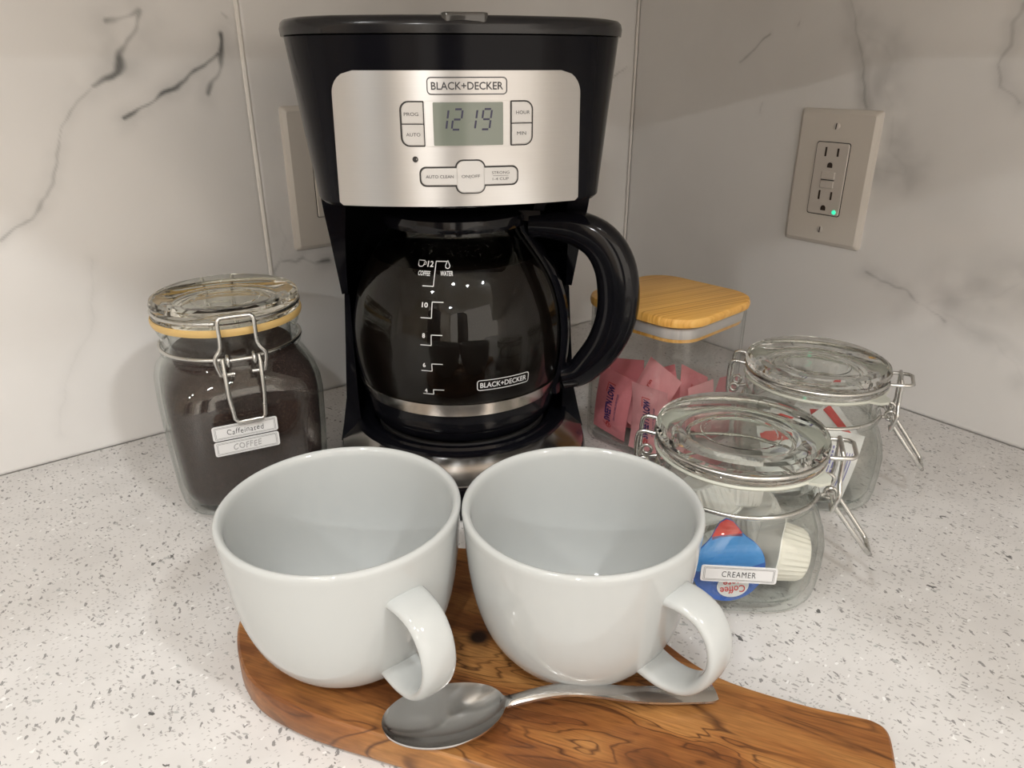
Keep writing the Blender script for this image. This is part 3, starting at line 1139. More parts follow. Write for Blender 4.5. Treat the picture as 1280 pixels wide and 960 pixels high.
# clock display
panel_plate('display_frame', rrect(0.0500, 0.0252, 0.0008, 3, 0.0018, 0.2721), 0, 0.00035, M_STEEL, panel, 0.0001)
disp = panel_plate('display', rrect(0.0412, 0.0240, 0.0006, 3, 0.0020, 0.2720), 0, 0.0006, M_LCD, cmk, 0.0001)
SEG = {'1': 'bc', '2': 'abged', '9': 'abcdfg'}
for ch, x0 in (('1', -0.0132), ('2', -0.0080), ('1', 0.0036), ('9', 0.0092)):
    mb = MB()
    w, h, z0, sk = 0.0050, 0.0112, 0.2690, 0.16
    nodes = {'a': ((0, h), (w, h)), 'b': ((w, h), (w, h / 2)), 'c': ((w, h / 2), (w, 0)), 'd': ((0, 0), (w, 0)),
             'e': ((0, h / 2), (0, 0)), 'f': ((0, h), (0, h / 2)), 'g': ((0, h / 2), (w, h / 2))}
    for s in SEG[ch]:
        p, q = Vector(nodes[s][0]), Vector(nodes[s][1])
        d = (q - p).normalized() * 0.0006
        p, q = p + d, q - d
        mp_ = lambda x, y: on_panel(x0 + x + sk * y - (0.003 if ch == '1' else 0), z0 + y, 0.0007)
        seg_quad(mb, p, q, 0.0011, mp_)
    mb.build('digit', M_DIGIT, disp, smooth=False)
mb = MB()
mb.lathe([(0.0013, 0), (0.0017, 0.0001), (0.0017, 0.0008), (0.0012, 0.0008), (0.0010, 0.0003), (0, 0.0003)], 20)
mb.xf(Matrix.Translation(on_panel(-0.0300, 0.2523, -0.0002)) @ Matrix.Rotation(pi / 2, 4, 'X'))
mb.build('indicator_light', M_GROOVE, cmk)

# tower behind the carafe with the scooped front


def tower_outline(a, rcav, tip, back=0.108):
    pts = []
    am = math.asin(min(1.0, max(-1, tip / rcav)))
    n = 28
    # cavity arc from right tip round the back to left tip
    a0 = am
    a1 = pi - am
    arc = [Vector((rcav * cos(a0 + (a1 - a0) * i / n), rcav * sin(a0 + (a1 - a0) * i / n))) for i in range(n + 1)]
    pts += arc
    pts += [Vector((-a, tip - 0.002)), Vector((-a, 0.06)), Vector((-a * 0.96, 0.09)), Vector((-a * 0.70, back)), Vector((0, back + 0.002)),
            Vector((a * 0.70, back)), Vector((a * 0.96, 0.09)), Vector((a, 0.06)), Vector((a, tip - 0.002))]
    return pts


mb = MB()
mb.loft([ring3(tower_outline(a, 0.0845, t), z) for (z, a, t) in
         ((0.1445, 0.0888, -0.006), (0.160, 0.0898, -0.012), (0.19, 0.0920, -0.022), (0.210, 0.0936, -0.030), (HB, 0.0944, -0.034))])
mb.build('upper_tower', M_BLACK, cmk, ang=30)
mb = MB()
mb.loft([ring3(tower_outline(a, 0.0838, t), z) for (z, a, t) in
         ((0.028, 0.0985, -0.020), (0.042, 0.0955, -0.016), (0.060, 0.0925, -0.008), (0.10, 0.0900, -0.004), (0.1435, 0.0872, -0.004))])
mb.build('lower_tower', M_BLACK, cmk, ang=30)
# brew basket bottom under the head
mb = MB()
mb.lathe([(0, 0.2150), (0.052, 0.2150), (0.066, 0.2175), (0.070, 0.2232), (0, 0.2232)], 56, (0, -0.004, 0))
mb.build('brew_basket', M_BLACK, cmk)
# base: black skirt with a sloping steel apron
BR = 0.102


def base_outline(k=1.0, w=0.0995, fr=0.112):
    pts = []
    for i in range(25):
        t = -pi * i / 24
        # front: superellipse
        c, s = cos(t), sin(t)
        e = 2.6
        pts.append(Vector((w * k * math.copysign(abs(c) ** (2 / e), c), fr * k * math.copysign(abs(s) ** (2 / e), s))))
    pts += [Vector((-w * k, 0.06)), Vector((-w * 0.95 * k, 0.095 * k)), Vector((-w * 0.7 * k, 0.110 * k)), Vector((0, 0.112 * k)),
            Vector((w * 0.7 * k, 0.110 * k)), Vector((w * 0.95 * k, 0.095 * k)), Vector((w * k, 0.06))]
    return pts


mb = MB()
mb.loft([ring3(base_outline(0.97), 0.001), ring3(base_outline(0.99), 0.004), ring3(base_outline(1.0), 0.022), ring3(base_outline(0.985), 0.0285)])
mb.build('base', M_BLACK, cmk, ang=35)
mb = MB()
ro = base_outline(0.98)
inn = [Vector((0.086 * cos(atan2(p.y, p.x)), 0.086 * sin(atan2(p.y, p.x)))) for p in ro]
mb.loft([ring3(ro, 0.0275), ring3(ro, 0.0300), [Vector((p.x, p.y, 0.0410)) for p in inn], [Vector((p.x * 0.98, p.y * 0.98, 0.0410)) for p in inn],
         [Vector((p.x * 0.98, p.y * 0.98, 0.0275)) for p in inn]], loop=True)
mb.build('base_apron', M_STEEL_BASE, cmk, ang=25)
mb = MB()
mb.lathe([(0.0, 0.036), (0.070, 0.036), (0.0725, 0.0425), (0.0775, 0.0432), (0.079, 0.0405), (0.0815, 0.0405), (0.083, 0.0435), (0.0868, 0.0430), (0.0872, 0.0405), (0.0865, 0.030), (0, 0.030)], 72)
hp = mb.build('hot_plate_ring', M_BLACK, cmk)
mb = MB()
mb.lathe([(0, 0.0362), (0.068, 0.0362), (0.068, 0.0405), (0.066, 0.0418), (0, 0.0418)], 56)
mb.build('hot_plate', M_GROOVE, cmk)

# ================================================================== carafe
CF = (-0.042, 0.562, 0.0425)
car = empty('glass_carafe', CF, 0)
tag(car, 'dark glass carafe with black handle and steel band on the hot plate', 'carafe')
Z0 = CF[2]
GP = [(0.0745, 0.066), (0.0785, 0.074), (0.0815, 0.088), (0.0830, 0.104), (0.0830, 0.120), (0.0808, 0.137), (0.0765, 0.152), (0.0705, 0.165),
      (0.0630, 0.1765), (0.0560, 0.1860), (0.0515, 0.1930), (0.0505, 0.1985)]
GPS = [(p.x, p.y) for p in catmull([Vector((a, b2)) for a, b2 in GP], 4, False)]


def glass_r(z):
    for (r0, z0), (r1, z1) in zip(GPS[:-1], GPS[1:]):
        if z0 <= z <= z1:
            return r0 + (r1 - r0) * (z - z0) / (z1 - z0 + 1e-9)
    return GPS[0][0] if z < GPS[0][1] else GPS[-1][0]


mb = MB()
prof = [(0, 0.0615), (0.066, 0.0615)] + GPS
mb.lathe([(r, z - Z0) for r, z in prof], 80, closed=False)
gb = mb.build('glass_body', M_CGLASS, car, ang=60)


def on_glass(az, z, off=0.0004):
    r = glass_r(z) + off
    return Vector((r * cos(az), r * sin(az), z - Z0))


def glass_map(az0, z0, tilt=0.0):
    R = glass_r(z0)

    def fn(x, y):
        xx, yy = x * cos(tilt) - y * sin(tilt), x * sin(tilt) + y * cos(tilt)
        return on_glass(az0 + xx / R, z0 + yy)
    return fn


def glass_text(body, az, z, w, h=None, bold=0.01):
    pts, fs = text_w(body, w, h, bold)
    mb = MB()
    fn = glass_map(az, z)
    mb.add([fn(*p) for p in pts], fs)
    mb.build('lettering', M_WHITEINK, gb, smooth=False)


D = radians
glass_text('12', D(-103.0), 0.1780, 0.0042, 0.0036, 0.02)
glass_text('COFFEE', D(-106.2), 0.1722, 0.0088, 0.0030, 0.02)
glass_text('WATER', D(-92.4), 0.1726, 0.0088, 0.0030, 0.02)
for body, z in (('10', 0.1528), ('8', 0.1324), ('6', 0.1112), ('4', 0.0912)):
    glass_text(body, D(-103.4), z, 0.0044 if body == '10' else 0.0020, 0.0033, 0.03)
for (za, zb) in ((0.1797, 0.1646), (0.1549, 0.1444), (0.1331, 0.1258), (0.1124, 0.1069), (0.0923, 0.0886)):
    mb = MB()
    w = 0.00055
    fa = glass_map(D(-99.6), za)
    seg_quad(mb, (0, 0), (0.0078, 0), w, fa)
    k = int((za - zb) / 0.002) + 1
    for i in range(k):
        z1, z2 = za + (zb - za) * i / k, za + (zb - za) * (i + 1) / k
        dw = w / 2 / glass_r(z1)
        mb.add([on_glass(D(-99.6) - dw, z1), on_glass(D(-99.6) + dw, z1), on_glass(D(-99.6) + dw, z2), on_glass(D(-99.6) - dw, z2)], [(0, 1, 2, 3)])
    fb_ = glass_map(D(-99.6), zb)
    seg_quad(mb, (0, 0), (-0.0078, 0), w, fb_)
    mb.build('level_mark', M_WHITEINK, gb, smooth=False)
mb = MB()
stroke_loop(mb, [(-0.0024, 0.0018), (-0.0020, -0.0010), (-0.0010, -0.0018), (0.0008, -0.0018), (0.0018, -0.0010), (0.0022, 0.0018)], 0.0005, glass_map(D(-109.2), 0.1780))
stroke_loop(mb, [(0.0021, 0.0010), (0.0034, 0.0010), (0.0034, -0.0004), (0.0018, -0.0006)], 0.0004, glass_map(D(-109.2), 0.1780), False)
mb.build('cup_symbol', M_WHITEINK, gb, smooth=False)
mb = MB()
stroke_loop(mb, [(0, 0.0028), (0.0009, 0.0010), (0.0015, -0.0004), (0.0012, -0.0016), (0, -0.0021), (-0.0012, -0.0016), (-0.0015, -0.0004), (-0.0009, 0.0010)], 0.0005, glass_map(D(-92.0), 0.1776))
mb.build('drop_symbol', M_WHITEINK, gb, smooth=False)
mb = MB()
lm_ = glass_map(D(-63.6), 0.0950)
stroke_loop(mb, densify(rrect(0.0408, 0.0078, 0.0018, 4)), 0.0006, lm_)
mb.build('badge_frame', M_WHITEINK, gb, smooth=False)
pts, fs = text_w('BLACK+DECKER', 0.0368, 0.0041, 0.018)
mb = MB()
mb.add([lm_(*p) for p in pts], fs)
mb.build('lettering', M_WHITEINK, gb, smooth=False)
mb = MB()
lv = [(r - 0.0012, z) for r, z in GPS if z < 0.176]
mb.lathe([(0, 0.0625 - Z0), (0.065, 0.0625 - Z0)] + [(r, z - Z0) for r, z in lv] + [(0, lv[-1][1] - Z0)], 80)
mb.build('coffee', M_COFFEE, car, ang=50)
# condensation under the shoulder
mb = MB()
rg = random.Random(3)
for i in range(420):
    az = D(rg.gauss(-80, 30))
    z = 0.196 - abs(rg.gauss(0, 0.013))
    if z < 0.15:
        continue
    p = on_glass(az, z, -0.0002)
    rr = rg.uniform(0.0002, 0.00062)
    n_ = Vector((p.x, p.y, 0.4 * glass_r(z))).normalized()
    e1 = n_.orthogonal().normalized()
    e2 = n_.cross(e1)
    vs = [p + n_ * rr * 0.8] + [p + (e1 * cos(k * pi / 3) + e2 * sin(k * pi / 3)) * rr for k in range(6)]
    mb.add(vs, [(0, 1 + k, 1 + (k + 1) % 6) for k in range(6)])
dr_ = mb.build('water_droplets', M_DROP, car, ang=180)
dr_['kind'] = 'stuff'
# steel band, black foot, lid
mb = MB()
mb.lathe([(glass_r(0.0695) + 0.0004, 0.0690 - Z0), (glass_r(0.0695) + 0.0012, 0.0692 - Z0), (glass_r(0.0795) + 0.0012, 0.0796 - Z0), (glass_r(0.0795) + 0.0004, 0.0798 - Z0)], 80)
mb.build('steel_band', M_BAND, car)
mb = MB()
mb.lathe([(0, 0.0432 - Z0), (0.064, 0.0432 - Z0), (0.0700, 0.0450 - Z0), (0.0735, 0.0500 - Z0), (0.0735, 0.0535 - Z0), (0.0755, 0.0550 - Z0), (0.0765, 0.0590 - Z0), (0.0775, 0.0688 - Z0), (0.0730, 0.0688 - Z0), (0.069, 0.060 - Z0), (0, 0.060 - Z0)], 80)
mb.build('foot', M_BLACK, car)
mb = MB()
mb.lathe([(0, 0.1960 - Z0), (0.0500, 0.1960 - Z0), (0.0545, 0.1968 - Z0), (0.0555, 0.2000 - Z0), (0.0545, 0.2050 - Z0), (0.050, 0.2085 - Z0), (0.030, 0.2110 - Z0), (0, 0.2115 - Z0)], 64)
mb.build('lid', M_BLACK, car)
# handle: strap down the glass and a big D grip
HA = D(-14)
hd, ht_ = Vector((cos(HA), sin(HA), 0)), Vector((-sin(HA), cos(HA), 0))


def hp3(rho, z, t=0.0):
    return hd * rho + ht_ * t + Vector((0, 0, z - Z0))


path = catmull([Vector((0.058, 0.1965)), Vector((0.075, 0.1965)), Vector((0.093, 0.1945)), Vector((0.1095, 0.1860)), Vector((0.1205, 0.1700)), Vector((0.1248, 0.1490)),
                Vector((0.1238, 0.1280)), Vector((0.1165, 0.1070)), Vector((0.1055, 0.0910)), Vector((0.0960, 0.0815)), Vector((0.0860, 0.0780))], 5, False)
npth = len(path)
w_, h_ = [], []
for i in range(npth):
    t = i / (npth - 1)
    g = math.sin(pi * min(1, max(0, (t - 0.05) / 0.9)))
    w_.append(0.0105 + 0.0010 * g)
    h_.append(0.0095 + 0.0062 * g)
mb = MB()
P3 = [hp3(p.x, p.y) for p in path]
rings = []
SEGH = 20
for i in range(npth):
    a = P3[max(i - 1, 0)]
    b2 = P3[min(i + 1, npth - 1)]
    T = (b2 - a).normalized()
    nrm = ht_.cross(T).normalized()
    ring = []
    for k in range(SEGH):
        an = 2 * pi * k / SEGH
        c, s = cos(an), sin(an)
        c, s = math.copysign(abs(c) ** 0.8, c), math.copysign(abs(s) ** 0.8, s)
        ring.append(P3[i] + ht_ * (w_[i] * c) + nrm * (h_[i] * s))
    rings.append(ring)
mb.loft(rings)
hdl = mb.build('handle', M_BLACK, car, ang=50)
mb = MB()
rings = []
for i in range(25):
    z = 0.0655 + (0.2040 - 0.0655) * i / 24
    r = glass_r(min(max(z, 0.067), 0.198)) if z > 0.067 else 0.078
    wd = 0.0095 - 0.0035 * sin(pi * i / 24)
    ring = []
    for (o_, t_) in ((0.0004, -wd), (0.0034, -wd), (0.0052, -wd * 0.6), (0.0052, wd * 0.6), (0.0034, wd), (0.0004, wd)):
        ring.append(hp3(r + o_, z, t_))
    rings.append(ring)
mb.loft(rings)
mb.build('strap', M_BLACK, hdl, ang=30)
# thumb lug on the lid hinge
mb = MB()
mb.loft([[hp3(r, z, t) for (r, t) in ((0.050, -0.009), (0.066, -0.007), (0.066, 0.007), (0.050, 0.009))] for z in (0.2000, 0.2075)])
mb.loft([[hp3(r, z, t) for (r, t) in ((0.060 + o, -0.0045), (0.068 + o, -0.004), (0.068 + o, 0.004), (0.060 + o, 0.0045))] for (z, o) in ((0.2070, 0), (0.2105, 0.001), (0.2145, 0.004))])
mb.build('lid_lever', M_BLACK2, hdl, ang=30)

# ================================================================== jars
def sup(a, p, seg, z):
    ring = []
    for k in range(seg):
        t = 2 * pi * k / seg
        c, s = cos(t), sin(t)
        r = a / (abs(c) ** p + abs(s) ** p) ** (1 / p)
        ring.append(Vector((r * c, r * s, z)))
    return ring


def jar_rings(kind):
    """outer and inner rings (z, a, p); both kinds share neck and lid"""
    if kind == 'tall':
        t = 0.1385
        body = [(0.000, .0400, 3.6), (0.0012, .0445, 3.8), (0.0045, .0482, 4.2), (0.011, .0505, 4.4), (0.022, .0518, 4.5), (0.055, .0532, 4.5), (0.084, .0540, 4.4),
                (0.093, .0535, 4.0), (0.101, .0517, 3.3), (0.107, .0494, 2.7)]
        inner = [(0.107, .0455, 2.7), (0.101, .0482, 3.3), (0.093, .0502, 4.0), (0.084, .0508, 4.4), (0.055, .0500, 4.5), (0.022, .0486, 4.5), (0.011, .0465, 4.2), (0.0065, .0420, 3.8), (0.0055, .030, 3)]
    else:
        t = 0.0885
        body = [(0.000, .0385, 3.0), (0.0012, .0425, 3.2), (0.0045, .0460, 3.4), (0.010, .0482, 3.6), (0.018, .0494, 3.6), (0.030, .0500, 3.6), (0.042, .0502, 3.5),
                (0.050, .0498, 3.1), (0.056, .0488, 2.6), (0.0595, .0475, 2.25)]
        inner = [(0.0595, .0445, 2.25), (0.056, .0458, 2.6), (0.050, .0468, 3.1), (0.042, .0472, 3.5), (0.030, .0470, 3.6), (0.018, .0464, 3.6), (0.010, .0446, 3.4), (0.0065, .0400, 3.2), (0.0055, .028, 3)]
    n0 = t - 0.0265
    neck = [(n0, .0472, 2), (n0 + .0022, .0470, 2), (n0 + .0036, .0490, 2), (n0 + .0060, .0496, 2), (n0 + .0080, .0488, 2), (n0 + .0092, .0472, 2), (t - .0090, .0474, 2),
            (t - .0072, .0490, 2), (t - .0040, .0497, 2), (t - .0008, .0494, 2), (t, .0480, 2)]
    neck_in = [(t, .0436, 2), (t - .0012, .0428, 2), (t - .012, .0425, 2), (n0, .0428, 2)]
    wide = 1.055 if kind == 'tall' else 1.04
    fat = lambda R: [(z, a * (1 + (wide - 1) * min(1, max(0, (p - 2.2) / 1.2))), p) for z, a, p in R]
    return fat(body) + neck, neck_in + fat(inner), t


def wire_arc(r, z, a0, a1, n=40):
    return [Vector((r * cos(a0 + (a1 - a0) * i / n), r * sin(a0 + (a1 - a0) * i / n), z)) for i in range(n + 1)]


def make_jar(name, kind, loc, rz, clamp_az, gasket_mat, lid_mat, lever_out, lever_len, label, cat='jar', rod=0.00135):
    root = empty(name, loc, rz)
    tag(root, label, cat)
    outer, inner, t = jar_rings(kind)
    SEG_ = 72
    mb = MB()
    rings = [sup(a, p, SEG_, z) for z, a, p in outer] + [sup(a, p, SEG_, z) for z, a, p in inner]
    mb.loft(rings)
    mb.build('glass_body', M_JGLASS, root, ang=50)
    # rubber seal
    mb = MB()
    mb.lathe([(0.0440, t + 0.0001), (0.0503, t + 0.0001), (0.0510, t + 0.0012), (0.0503, t + 0.0025), (0.0440, t + 0.0025)] if kind != 'tall' else [(0.0440, t + 0.0001), (0.0500, t + 0.0001), (0.0502, t - 0.0012), (0.0514, t - 0.0012), (0.0520, t + 0.0006), (0.0520, t + 0.0024), (0.0514, t + 0.0040), (0.0510, t + 0.0040), (0.0509, t + 0.0025), (0.0440, t + 0.0025)], 72)
    if kind != 'tall':
        ca, sa = cos(clamp_az - 0.55), sin(clamp_az - 0.55)
        e_, f_ = Vector((ca, sa, 0)), Vector((-sa, ca, 0))
        mb.loft([[e_ * r + f_ * w + Vector((0, 0, z)) for (r, w) in ((0.046, -0.011), (0.0560, -0.006), (0.0585, 0), (0.0560, 0.006), (0.046, 0.011))] for z in (t + 0.0003, t + 0.0021)])
    mb.build('rubber_seal', gasket_mat, root, ang=40)
    # glass lid: thick rim, dished centre, plug below
    b0 = t + 0.0026
    mb = MB()
    lp = [(0, b0 + 0.0035), (0.0300, b0 + 0.0030), (0.0345, b0 - 0.0030), (0.0405, b0 - 0.0032), (0.0420, b0 - 0.0008), (0.0440, b0), (0.0500, b0), (0.0508, b0 + 0.0012),
          (0.0508, b0 + 0.0034), (0.0494, b0 + 0.0048), (0.0490, b0 + 0.0062), (0.0504, b0 + 0.0078), (0.0510, b0 + 0.0104), (0.0500, b0 + 0.0130), (0.0475, b0 + 0.0142), (0.0430, b0 + 0.0140),
          (0.0375, b0 + 0.0122), (0.0350, b0 + 0.0098), (0.0325, b0 + 0.0088), (0.0240, b0 + 0.0090), (0.0235, b0 + 0.0096), (0.0215, b0 + 0.0096), (0.0210, b0 + 0.0090), (0, b0 + 0.0090)]
    mb.lathe(lp, 80)
    mb.build('glass_lid', lid_mat, root, ang=28)
    # wire harness
    e_, f_ = Vector((cos(clamp_az), sin(clamp_az), 0)), Vector((-sin(clamp_az), cos(clamp_az), 0))
    up = Vector((0, 0, 1))
    nz = t - 0.0180        # neck groove
    lz = b0 + 0.0055       # lid groove
    K = rod

    def L(r, w, z):
        return e_ * r + f_ * w + up * z

    # neck wire with two eyes at the clamp
    mb = MB()
    mb.tube(wire_arc(0.0490, nz, clamp_az + 0.22, clamp_az + 2 * pi - 0.22, 60), K, 8)
    mb.build('neck_wire', M_WIRE, root, ang=60)
    # lid wire: a ring in the lid groove that runs out into a loop over the clamp
    mb = MB()
    loop_ = [L(0.0500, 0.0125, lz), L(0.0570, 0.0125, lz + 0.0006), L(0.0620, 0.0115, lz + 0.0010), L(0.0645, 0.0085, lz + 0.0012),
             L(0.0645, -0.0085, lz + 0.0012), L(0.0620, -0.0115, lz + 0.0010), L(0.0570, -0.0125, lz + 0.0006), L(0.0500, -0.0125, lz)]
    ringw = wire_arc(0.0502, lz, clamp_az + 0.26, clamp_az + 2 * pi - 0.26, 60)
    if kind != 'tall':
        mb.tube(loop_, K, 8)
    mb.tube(ringw, K, 8)
    mb.build('lid_wire', M_WIRE, root, ang=60)
    # hinge opposite the clamp: two wire hoops joined at the back
    mb = MB()
    for s in (-1, 1):
        mb.tube(catmull([L(-0.0490, s * 0.0110, lz), L(-0.0570, s * 0.0110, lz + 0.0008), L(-0.0602, s * 0.0110, lz - 0.0020), L(-0.0608, s * 0.0108, lz - 0.0130), L(-0.0600, s * 0.0105, nz + 0.001), L(-0.0565, s * 0.0100, nz - 0.0012), L(-0.0490, s * 0.0100, nz)], 4, False), K, 8)
        cc = L(-0.0560, s * 0.0085, nz + 0.0045)
        mb.tube([cc + e_ * (0.0030 * cos(k * pi / 6)) + up * (0.0030 * sin(k * pi / 6)) for k in range(12)], K * 0.8, 7, True)
    mb.tube([L(-0.0602, -0.0110, nz + 0.006), L(-0.0602, 0.0110, nz + 0.006)], K, 8)
    mb.build('hinge_wire', M_WIRE, root, ang=60)
    # clamp: coil eyes on the neck, a hook loop that pulls the lid and the lever hanging below
    mb = MB()
    for s in (-1, 1):
        cc = L(0.0545, s * 0.0085, nz + 0.0012)
        mb.tube([cc + e_ * (0.0034 * cos(k * pi / 6)) + up * (0.0034 * sin(k * pi / 6)) for k in range(12)], K * 0.9, 7, True)
        mb.tube([L(0.0488, s * 0.0105, nz), L(0.0525, s * 0.0090, nz)], K, 8)
    mb.tube([L(0.0545, -0.0095, nz + 0.0012), L(0.0545, 0.0095, nz + 0.0012)], K, 8)
    mb.build('axle_wire', M_WIRE, root, ang=60)
    mb = MB()
    top = lz + (0.0058 if kind == 'tall' else 0.0032)
    hk = [L(0.0560, 0.0140, nz - 0.0080), L(0.0570, 0.0158, nz - 0.001), L(0.0580, 0.0160, nz + 0.0055), L(0.0575, 0.0118, nz + 0.0125), L(0.0572, 0.0115, top - 0.0035), L(0.0568, 0.0102, top - 0.0008), L(0.0566, 0.0080, top)]
    full = hk + [L(p.dot(e_), -p.dot(f_), p.z) for p in reversed(hk)]
    mb.tube(catmull(full, 4, False), K * 1.05, 8)
    mb.tube([L(0.0560, -0.0140, nz - 0.0080), L(0.0560, -0.0060, nz - 0.0078)], K, 8)
    mb.tube([L(0.0560, 0.0140, nz - 0.0080), L(0.0560, 0.0060, nz - 0.0078)], K, 8)
    mb.build('hook_wire', M_WIRE, root, ang=60)
    mb = MB()
    dn = (e_ * sin(lever_out) - up * cos(lever_out))
    st = L(0.0575, 0, nz - 0.0055)
    wl0, wl1 = 0.0118, 0.0098
    lev = [L(0.0548, wl0, nz + 0.003), st + f_ * wl0, st + f_ * (wl0 * 0.97) + dn * (lever_len * 0.5), st + f_ * wl1 + dn * (lever_len * 0.93), st + f_ * (wl1 * 0.82) + dn * lever_len]
    full = lev + [st - f_ * (wl1 * 0.82) + dn * lever_len, st - f_ * wl1 + dn * (lever_len * 0.93), st - f_ * (wl0 * 0.97) + dn * (lever_len * 0.5), st - f_ * wl0, L(0.0548, -wl0, nz + 0.003)]
    mb.tube(full, K * 1.1, 8)
    mb.build('lever_wire', M_WIRE, root, ang=60)
    return root, t


def sticker(parent, lines, face_az, dist, z, w, h, style, tilt=0.0, shift=0.0):
    """a small white label with a ruled border on a jar's flat face"""
    n = Vector((cos(face_az), sin(face_az), 0))
    x = Vector((-sin(face_az), cos(face_az), 0))
    up = Vector((0, 0, 1))

    def fn(a, b2, off=0.0008):
        aa, bb = a * cos(tilt) - b2 * sin(tilt), a * sin(tilt) + b2 * cos(tilt)
        return n * (dist + off) + x * (aa + shift) + up * (z + bb)
    mb = MB()
    ol = rrect(w, h, 0.0016, 4)
    mb.loft([[fn(p[0], p[1], o_) for p in ol] for o_ in (0.0002, 0.0008)])
    st = mb.build('sticker', M_LABEL, parent, smooth=False)
    mb = MB()
    for k in (0.0011, 0.0018):
        stroke_loop(mb, rrect(w - 2 * k - 0.001, h - 2 * k, 0.0002, 1), 0.00018, lambda a, b2: fn(a, b2, 0.0009))
    mb.build('label_border', M_INK, st, smooth=False)
    body, tw, th_, bold, mat = lines
    pts, fs = text_w(body, tw, th_, bold, 0.12 if style == 'hand' else 0, 1.15)
    rr = random.Random(hash(body) % 1000)
    mb = MB()
    mb.add([fn(p[0], p[1] + (0.00035 * sin(p[0] * 900) if style == 'hand' else 0), 0.0009) for p in pts], fs)
    mb.build('lettering', mat, st, smooth=False)
    return st


# --- coffee jar
JROT = radians(27)
FACE = -pi / 2
jc, jt = make_jar('coffee_jar', 'tall', (-0.2065, 0.514, 0), JROT, FACE - 0.02, M_YGASKET, M_LGLASS2, radians(6), 0.036,
                  'square glass clip-top jar of dark ground coffee with an amber seal', 'jar')
_, inn_r, _t = jar_rings('tall')
mb = MB()
rings = []
for z, a, p in reversed([q for q in inn_r if q[0] < 0.108]):
    rings.append(sup(a - 0.0006, p, 60, z + (0.0006 if z < 0.007 else 0)))
rings.append(sup(0.0425, 2.2, 60, 0.1120))
rings.append(sup(0.0415, 2.1, 60, 0.1165))
rings.append(sup(0.030, 2.0, 60, 0.1185))
rings.append(sup(0.012, 2.0, 60, 0.1180))
mb.loft(rings)
cg = mb.build('coffee_grounds', M_GROUNDS, None, ang=60)
cg.location = (-0.2065, 0.514, 0)
cg.rotation_euler = (0, 0, JROT)
tag(cg, 'dark brown ground coffee filling the square clip-top jar', 'ground coffee')
cg['kind'] = 'stuff'
sticker(jc, ('Caffeinated', 0.0245, 0.0040, 0.0, M_INK), FACE, 0.0569, 0.0715, 0.0435, 0.0108, 'hand', 0.0, -0.0055)
M_PALEINK = plain('pale_grey_ink', (0.42, 0.42, 0.42), 0.5)
sticker(jc, ('COFFEE', 0.0190, 0.0046, 0.02, M_PALEINK), FACE, 0.0564, 0.0595, 0.0435, 0.0108, 'hand', 0.0, -0.0055)

# --- creamer jar and packet jar
CJ = (0.1385, 0.400, 0)
jk, kt = make_jar('creamer_jar', 'low', CJ, radians(-5), radians(-12), M_WGASKET, M_LGLASS, radians(38), 0.040,
                  'low glass clip-top jar with a creamer label, nearest the cups', 'jar')
PJ = (0.2265, 0.511, 0)
jp, pt_ = make_jar('packet_jar', 'low', PJ, radians(-14), radians(-10), M_WGASKET, M_LGLASS, radians(38), 0.040,
                   'low glass clip-top jar of white sugar packets, nearest the right wall', 'jar')
sticker(jk, ('CREAMER', 0.0192, 0.0040, 0.0, M_INK), FACE, 0.0522, 0.0345, 0.0430, 0.0110, 'caps', 0.0, -0.0035)


# --- creamer pods inside the creamer jar
def pod_meshes():
    """ribbed tub, flange and foil lid with a tab; axis +z, lid up"""
    tub = MB()
    rings = []
    SEG_ = 60
    for (r, z, rib) in ((0.0000, 0.0, 0), (0.0125, 0.0, 0), (0.0140, 0.0008, 0), (0.0148, 0.003, 1), (0.0168, 0.015, 1), (0.0174, 0.0180, 0), (0.0178, 0.0188, 0), (0.0196, 0.0190, 0), (0.0196, 0.0198, 0)):
        rings.append([Vector(((r + rib * 0.0005 * cos(k * pi)) * cos(2 * pi * k / SEG_), (r + rib * 0.0005 * cos(k * pi)) * sin(2 * pi * k / SEG_), z)) for k in range(SEG_)])
    tub.loft(rings)
    return tub


def lid_outline(r=0.0200, tab=0.0095):
    pts = []
    for k in range(48):
        t = 2 * pi * k / 48
        rr = r
        d = abs((t - pi / 2 + pi) % (2 * pi) - pi)
        rr += tab * math.exp(-(d / 0.30) ** 2)
        pts.append(Vector((rr * cos(t), rr * sin(t))))
    return pts


